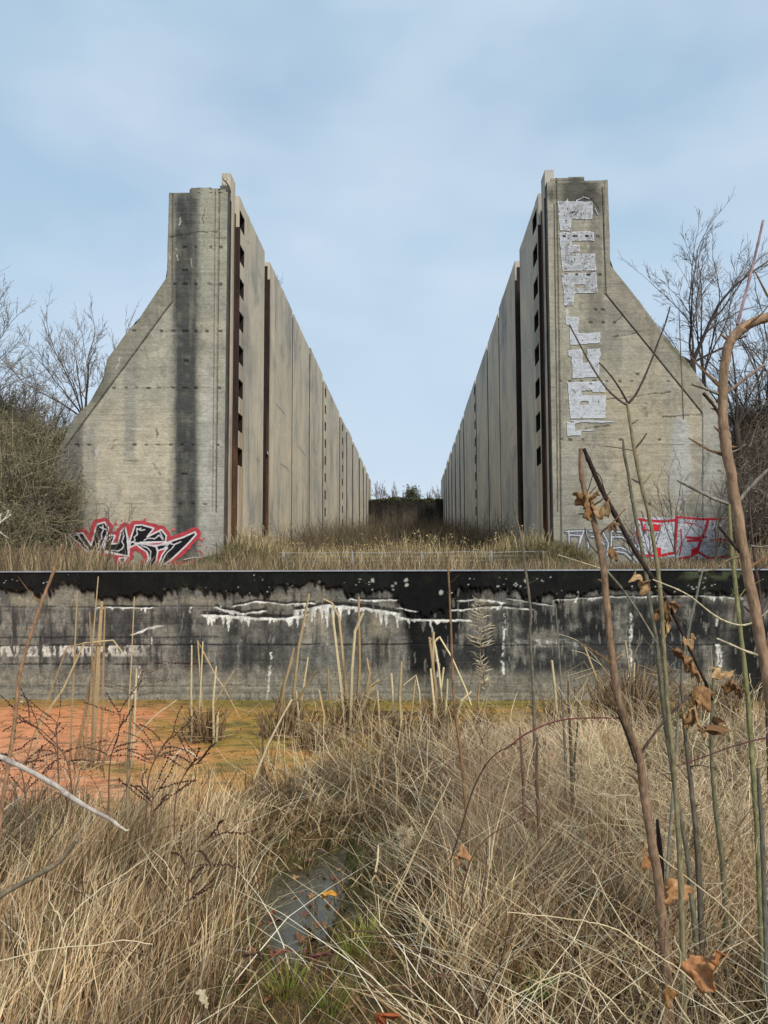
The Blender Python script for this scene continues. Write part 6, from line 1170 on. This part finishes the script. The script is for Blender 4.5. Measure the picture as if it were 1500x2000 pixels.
# ------------------------------------------------------------------ curled dead leaves
def dead_leaf(x, y, Y, wpx, hpx, seed, parent=None, label=None, c0=(150, 108, 66), c1=(200, 160, 110)):
    r = np.random.RandomState(seed); p = atY(x, y, Y); v, f, c_ = crumple_leaf(1.0, r, lin(c0)*0.8, lin(c1), 0.9, 15)
    v = v@rmat(r, 0.9).T; v = v-v.mean(0); v = v/np.array([np.ptp(v[:, 0]), 1, np.ptp(v[:, 2])])*np.array([wpx*Y/F, wpx*Y/F*0.6, hpx*Y/F])
    L = np.array(parent.location) if parent is not None else p
    if parent is not None: v = v+p-L
    o = mk_mesh('dead_leaf', v, f, M_leafdry, parent, c_, True)
    md = o.modifiers.new('thick', 'SOLIDIFY'); md.thickness = 0.0012
    if parent is None: o.location = p; tag(o, label, 'leaf')
    return o
for i, (x, y, w_, h_) in enumerate([(1142, 985, 40, 58), (1176, 992, 40, 44), (1198, 1028, 24, 20), (1197, 1082, 22, 36), (1251, 1136, 44, 48), (1296, 1200, 34, 60), (1318, 1182, 26, 24), (1345, 1252, 26, 36), (1334, 1282, 46, 40), (1352, 1310, 34, 50), (1410, 1315, 46, 26), (1430, 1345, 40, 40), (1372, 1358, 50, 50), (1352, 1405, 46, 70), (1395, 1420, 60, 36), (1160, 970, 22, 26), (1300, 1225, 24, 50)]):
    dead_leaf(x, y, 2.58, w_, h_, 900+i, s2, None, ((120, 82, 50), (150, 108, 66), (96, 66, 44))[i % 3], ((196, 150, 100), (214, 178, 128), (160, 120, 80))[i % 3])
dead_leaf(1380, 1890, 2.05, 88, 84, 950, None, 'large curled orange-brown leaf low in the right grass', (166, 106, 62), (216, 156, 104))
dead_leaf(1308, 1945, 2.0, 30, 50, 951, None, 'small folded tan leaf below the large curled leaf', (160, 112, 62), (196, 148, 92))
dead_leaf(1318, 1742, 2.6, 62, 46, 952, None, 'torn tan leaf caught at the foot of the broken sapling', (160, 112, 68), (206, 158, 108))
dead_leaf(1262, 1675, 2.6, 22, 56, 953, None, 'narrow orange leaf pressed against the broken sapling stem', (166, 112, 66), (200, 148, 98))
dead_leaf(398, 1950, 2.05, 26, 40, 954, None, 'pale upright withered leaf on the wet ground bottom left', (168, 150, 116), (214, 200, 168))
dead_leaf(545, 1860, 2.45, 44, 16, 955, None, 'flat reddish brown leaf at the lower edge of the puddle', (126, 78, 58), (150, 98, 72))
dead_leaf(492, 1862, 2.45, 40, 22, 956, None, 'flat dull brown leaf left of the puddle lower edge', (110, 84, 68), (140, 108, 84))
dead_leaf(620, 1866, 2.45, 46, 18, 957, None, 'flat dark red leaf right of the reddish one by the puddle', (116, 70, 60), (140, 90, 74))
dead_leaf(640, 1745, 2.9, 30, 16, 958, None, 'yellow-orange leaf floating in the puddle', (200, 130, 30), (226, 166, 60))
dead_leaf(750, 1990, 1.95, 50, 30, 959, None, 'orange-red leaf at the bottom edge of the path', (160, 78, 42), (184, 104, 60))
dead_leaf(900, 1672, 3.1, 40, 40, 960, None, 'orange curled leaf in the pale tuft right of the puddle', (170, 116, 74), (206, 156, 110))
# green seedlings
def seedling(x, y, label, r, s_=1.0):
    p = atZ(x, y, 0.07); mb = MB(); L = np.array([p[0], p[1], float(ground_z(p[0], p[1]))])
    for k in range(12):
        a = r.uniform(0, 2*math.pi); l_ = r.uniform(0.02, 0.05)*s_; q = np.array([math.cos(a)*l_, math.sin(a)*l_, r.uniform(0.03, 0.08)]); mb.tube(np.array([[0, 0, 0], q]), 0.001, 3, lin((96, 110, 52)), cap=False)
        t1 = np.array([math.cos(a), math.sin(a), .2])*0.022*s_; t2 = np.array([-math.sin(a), math.cos(a), 0.1])*0.014*s_; c_ = lin(((86, 112, 52), (112, 134, 62), (72, 96, 48))[k % 3])
        mb.add([q-t1*.3, q+t2, q+t1+t2*.5+[0, 0, .003], q+t1*1.5, q+t1-t2*.5, q-t2], [(0, 1, 2, 5), (5, 2, 3, 4)], c_)
    o = mb.build('green_seedling', M_plant); o.location = L; tag(o, label, 'plant', 'small green seedlings')
R7 = np.random.RandomState(91)
seedling(1055, 1972, 'green leafy seedling at the bottom right of the path', R7, 1.3); seedling(1250, 1955, 'dark green leafy seedling under the bottom right straw', R7, 1.3); seedling(1150, 1905, 'tiny green seedling left of the dark green one', R7, .8); seedling(590, 1835, 'pale green seedling at the puddle lower edge', R7, .8); seedling(72, 1975, 'broad green shoot at the bottom left corner', R7, 1.2)

# ------------------------------------------------------------------ dock stalks with dark seed heads, left
def dock(label, pts, w, r, nb=7):
    P = stem_path(pts); L = P[-1].copy(); root = empty('dock_stalk', label, 'plant', 'dark seeded stalks by the orange water', loc=tuple(L)); mb = MB(); D_ = pts[0][2]; n = len(P); mb.tube(P-L, np.linspace(w*0.3, w*.8, n)*D_/F*0.5, 5, lin((110, 84, 66))); mb.build('stem', M_twig, root)
    for k in range(nb):
        i = r.randint(0, int(n*0.7)); d0 = np.array([r.choice([-1, 1])*r.uniform(.4, 1), r.normal()*.4, r.uniform(.1, 1.5)]); d0 /= np.linalg.norm(d0); l_ = r.uniform(0.10, 0.26)*D_/3.5; Q = [P[i]]
        for q in range(5): d0 = d0+r.normal(size=3)*.15+np.array([0, 0, -.06]); Q.append(Q[-1]+d0/np.linalg.norm(d0)*l_/5)
        Q = np.array(Q); mb = MB(); mb.tube(Q-L, np.linspace(.0022, .0012, 6), 4, lin((96, 70, 58)), cap=False)
        for t in np.arange(0.2, 1.01, 0.07):
            f_ = t*5; a = min(int(f_), 4); q = Q[a]+(Q[a+1]-Q[a])*(f_-a)
            for z in range(2):
                s_ = r.uniform(.0028, .0050); c0 = q-L+r.normal(size=3)*.0018; V = c0+np.array([[s_, 0, 0], [-s_, 0, 0], [0, s_, 0], [0, -s_, 0], [0, 0, s_*1.1], [0, 0, -s_*1.1]]); mb.add(V, [(0, 2, 4), (2, 1, 4), (1, 3, 4), (3, 0, 4), (2, 0, 5), (1, 2, 5), (3, 1, 5), (0, 3, 5)], lin((66, 42, 36))*r.uniform(.7, 1.5))
        mb.build('seed_head', M_twig, root)
for lab, pts in [('dark seeded stalk against the wall foot, left of the lone reed clump', [(283, 1292, 6.8), (275, 1330, 6.8), (262, 1365, 6.8), (256, 1410, 6.8)]), ('tall dark seeded stalk leaning left over the orange water', [(40, 1402, 3.6), (85, 1430, 3.6), (125, 1475, 3.6), (140, 1540, 3.6), (135, 1640, 3.6)]), ('dark seeded stalk beside the grey-green reeds', [(235, 1385, 3.8), (232, 1430, 3.8), (215, 1490, 3.8), (212, 1600, 3.8)]), ('dark seeded stalk bending right toward the lone reed clump', [(330, 1440, 3.8), (310, 1470, 3.8), (290, 1520, 3.8), (285, 1610, 3.8)]),
                 ('dark seeded stalk with curled tip above the left tussock', [(395, 1490, 3.6), (370, 1500, 3.6), (345, 1550, 3.6), (340, 1640, 3.6)]), ('dark seeded stalk at the left edge above the pale twig', [(20, 1470, 3.3), (40, 1500, 3.3), (50, 1560, 3.3), (52, 1660, 3.3)]), ('short dark seeded stalk right of the left tussock top', [(300, 1540, 3.2), (296, 1580, 3.2), (292, 1650, 3.2)]), ('dark seeded stalk standing in the orange water near the left', [(110, 1410, 4.4), (112, 1460, 4.4), (115, 1530, 4.4)]), ('dark seeded stalk low in the left tussock', [(400, 1640, 2.8), (372, 1680, 2.8), (368, 1760, 2.8), (378, 1850, 2.8)])]:
    dock(lab, pts, 4.5, R7, 9)
# spiky dried plant in front of the wall
p = atY(940, 1365, 8.6); L = np.array([p[0], 8.6, 0.0]); root = empty('dried_goldenrod', 'pale dried spiky plant standing before the low wall right of centre', 'plant', None, loc=tuple(L)); mb = MB()
P = stem_path([(936, 1172, 8.6), (940, 1220, 8.6), (938, 1280, 8.6), (946, 1330, 8.6), (950, 1372, 8.6)]); mb.tube(P-L, np.linspace(.004, .009, len(P)), 5, lin((150, 136, 112))); mb.build('stem', M_plant, root); mb = MB()
for k in range(150):
    t = R7.uniform(0, 0.86); i = int(t*(len(P)-1)); a = R7.uniform(0, 2*math.pi); l_ = (0.05+0.13*math.sin(min(1, t*1.6+0.1)*math.pi*0.8))*R7.uniform(.5, 1.1); d0 = np.array([math.cos(a), math.sin(a), 0.35]); q = P[i]-L
    mb.tube(np.array([q, q+d0*l_*0.6, q+d0*l_+[0, 0, R7.uniform(-.03, .03)]]), [.003, .006, .001], 3, pick(((196, 180, 150), (170, 150, 122), (210, 196, 168)), 1, R7)[0], cap=False)
mb.build('leaves', M_plant, root)
# fluffy seed head
p = atY(790, 1632, 3.3); mb = MB()
for k in range(220):
    d0 = R7.normal(size=3); d0 /= np.linalg.norm(d0); l_ = R7.uniform(.02, .05); mb.tube(np.array([d0*.004, d0*l_]), [.0008, .0014], 3, lin((206, 188, 156)), cap=False)
mb.tube(np.array([[0, 0, 0], [.06, 0, -.12], [.10, 0, -.26]]), .002, 4, lin((150, 120, 90))); o = mb.build('seed_puff', M_plant); o.location = p; tag(o, 'fluffy pale seed head above the dark green moss patch', 'plant')
# dark rotten stake
p = atY(1290, 1680, 2.9); gz = float(ground_z(p[0], 2.9)); top_ = atY(1284, 1600, 2.9); L = np.array([p[0], 2.9, gz]); mb = MB(); Q = np.linspace(L-[0, 0, .1], top_, 9)-L; Q = Q+R7.normal(size=Q.shape)*.003; mb.tube(Q, np.array([17, 16, 17, 14, 16, 13, 14, 10, 5])*2.9/F*.5, 7, lin((44, 34, 30))); o = mb.build('rotten_stake', M_bark); o.location = L; tag(o, 'short black rotten stake right of the broken sapling', 'stake')
# bits of white litter on the orange film
for (x, y, s_, lab) in [(42, 1372, .022, 'white flat scrap lying at the wall foot, far left'), (86, 1402, .009, 'tiny white speck on the orange water, left'), (300, 1425, .008, 'tiny white speck on the orange water near the lone reed clump')]:
    p = atZ(x, y, 0.012); v, f, c_ = crumple_leaf(s_*2.2, R7, lin((226, 222, 212)), lin((240, 238, 232)), .3, 6); v[:, 2] *= .35; o = mk_mesh('litter_scrap', v, f, M_leafdry, None, c_, True); o.location = (p[0], p[1], 0.02); tag(o, lab, 'scrap')
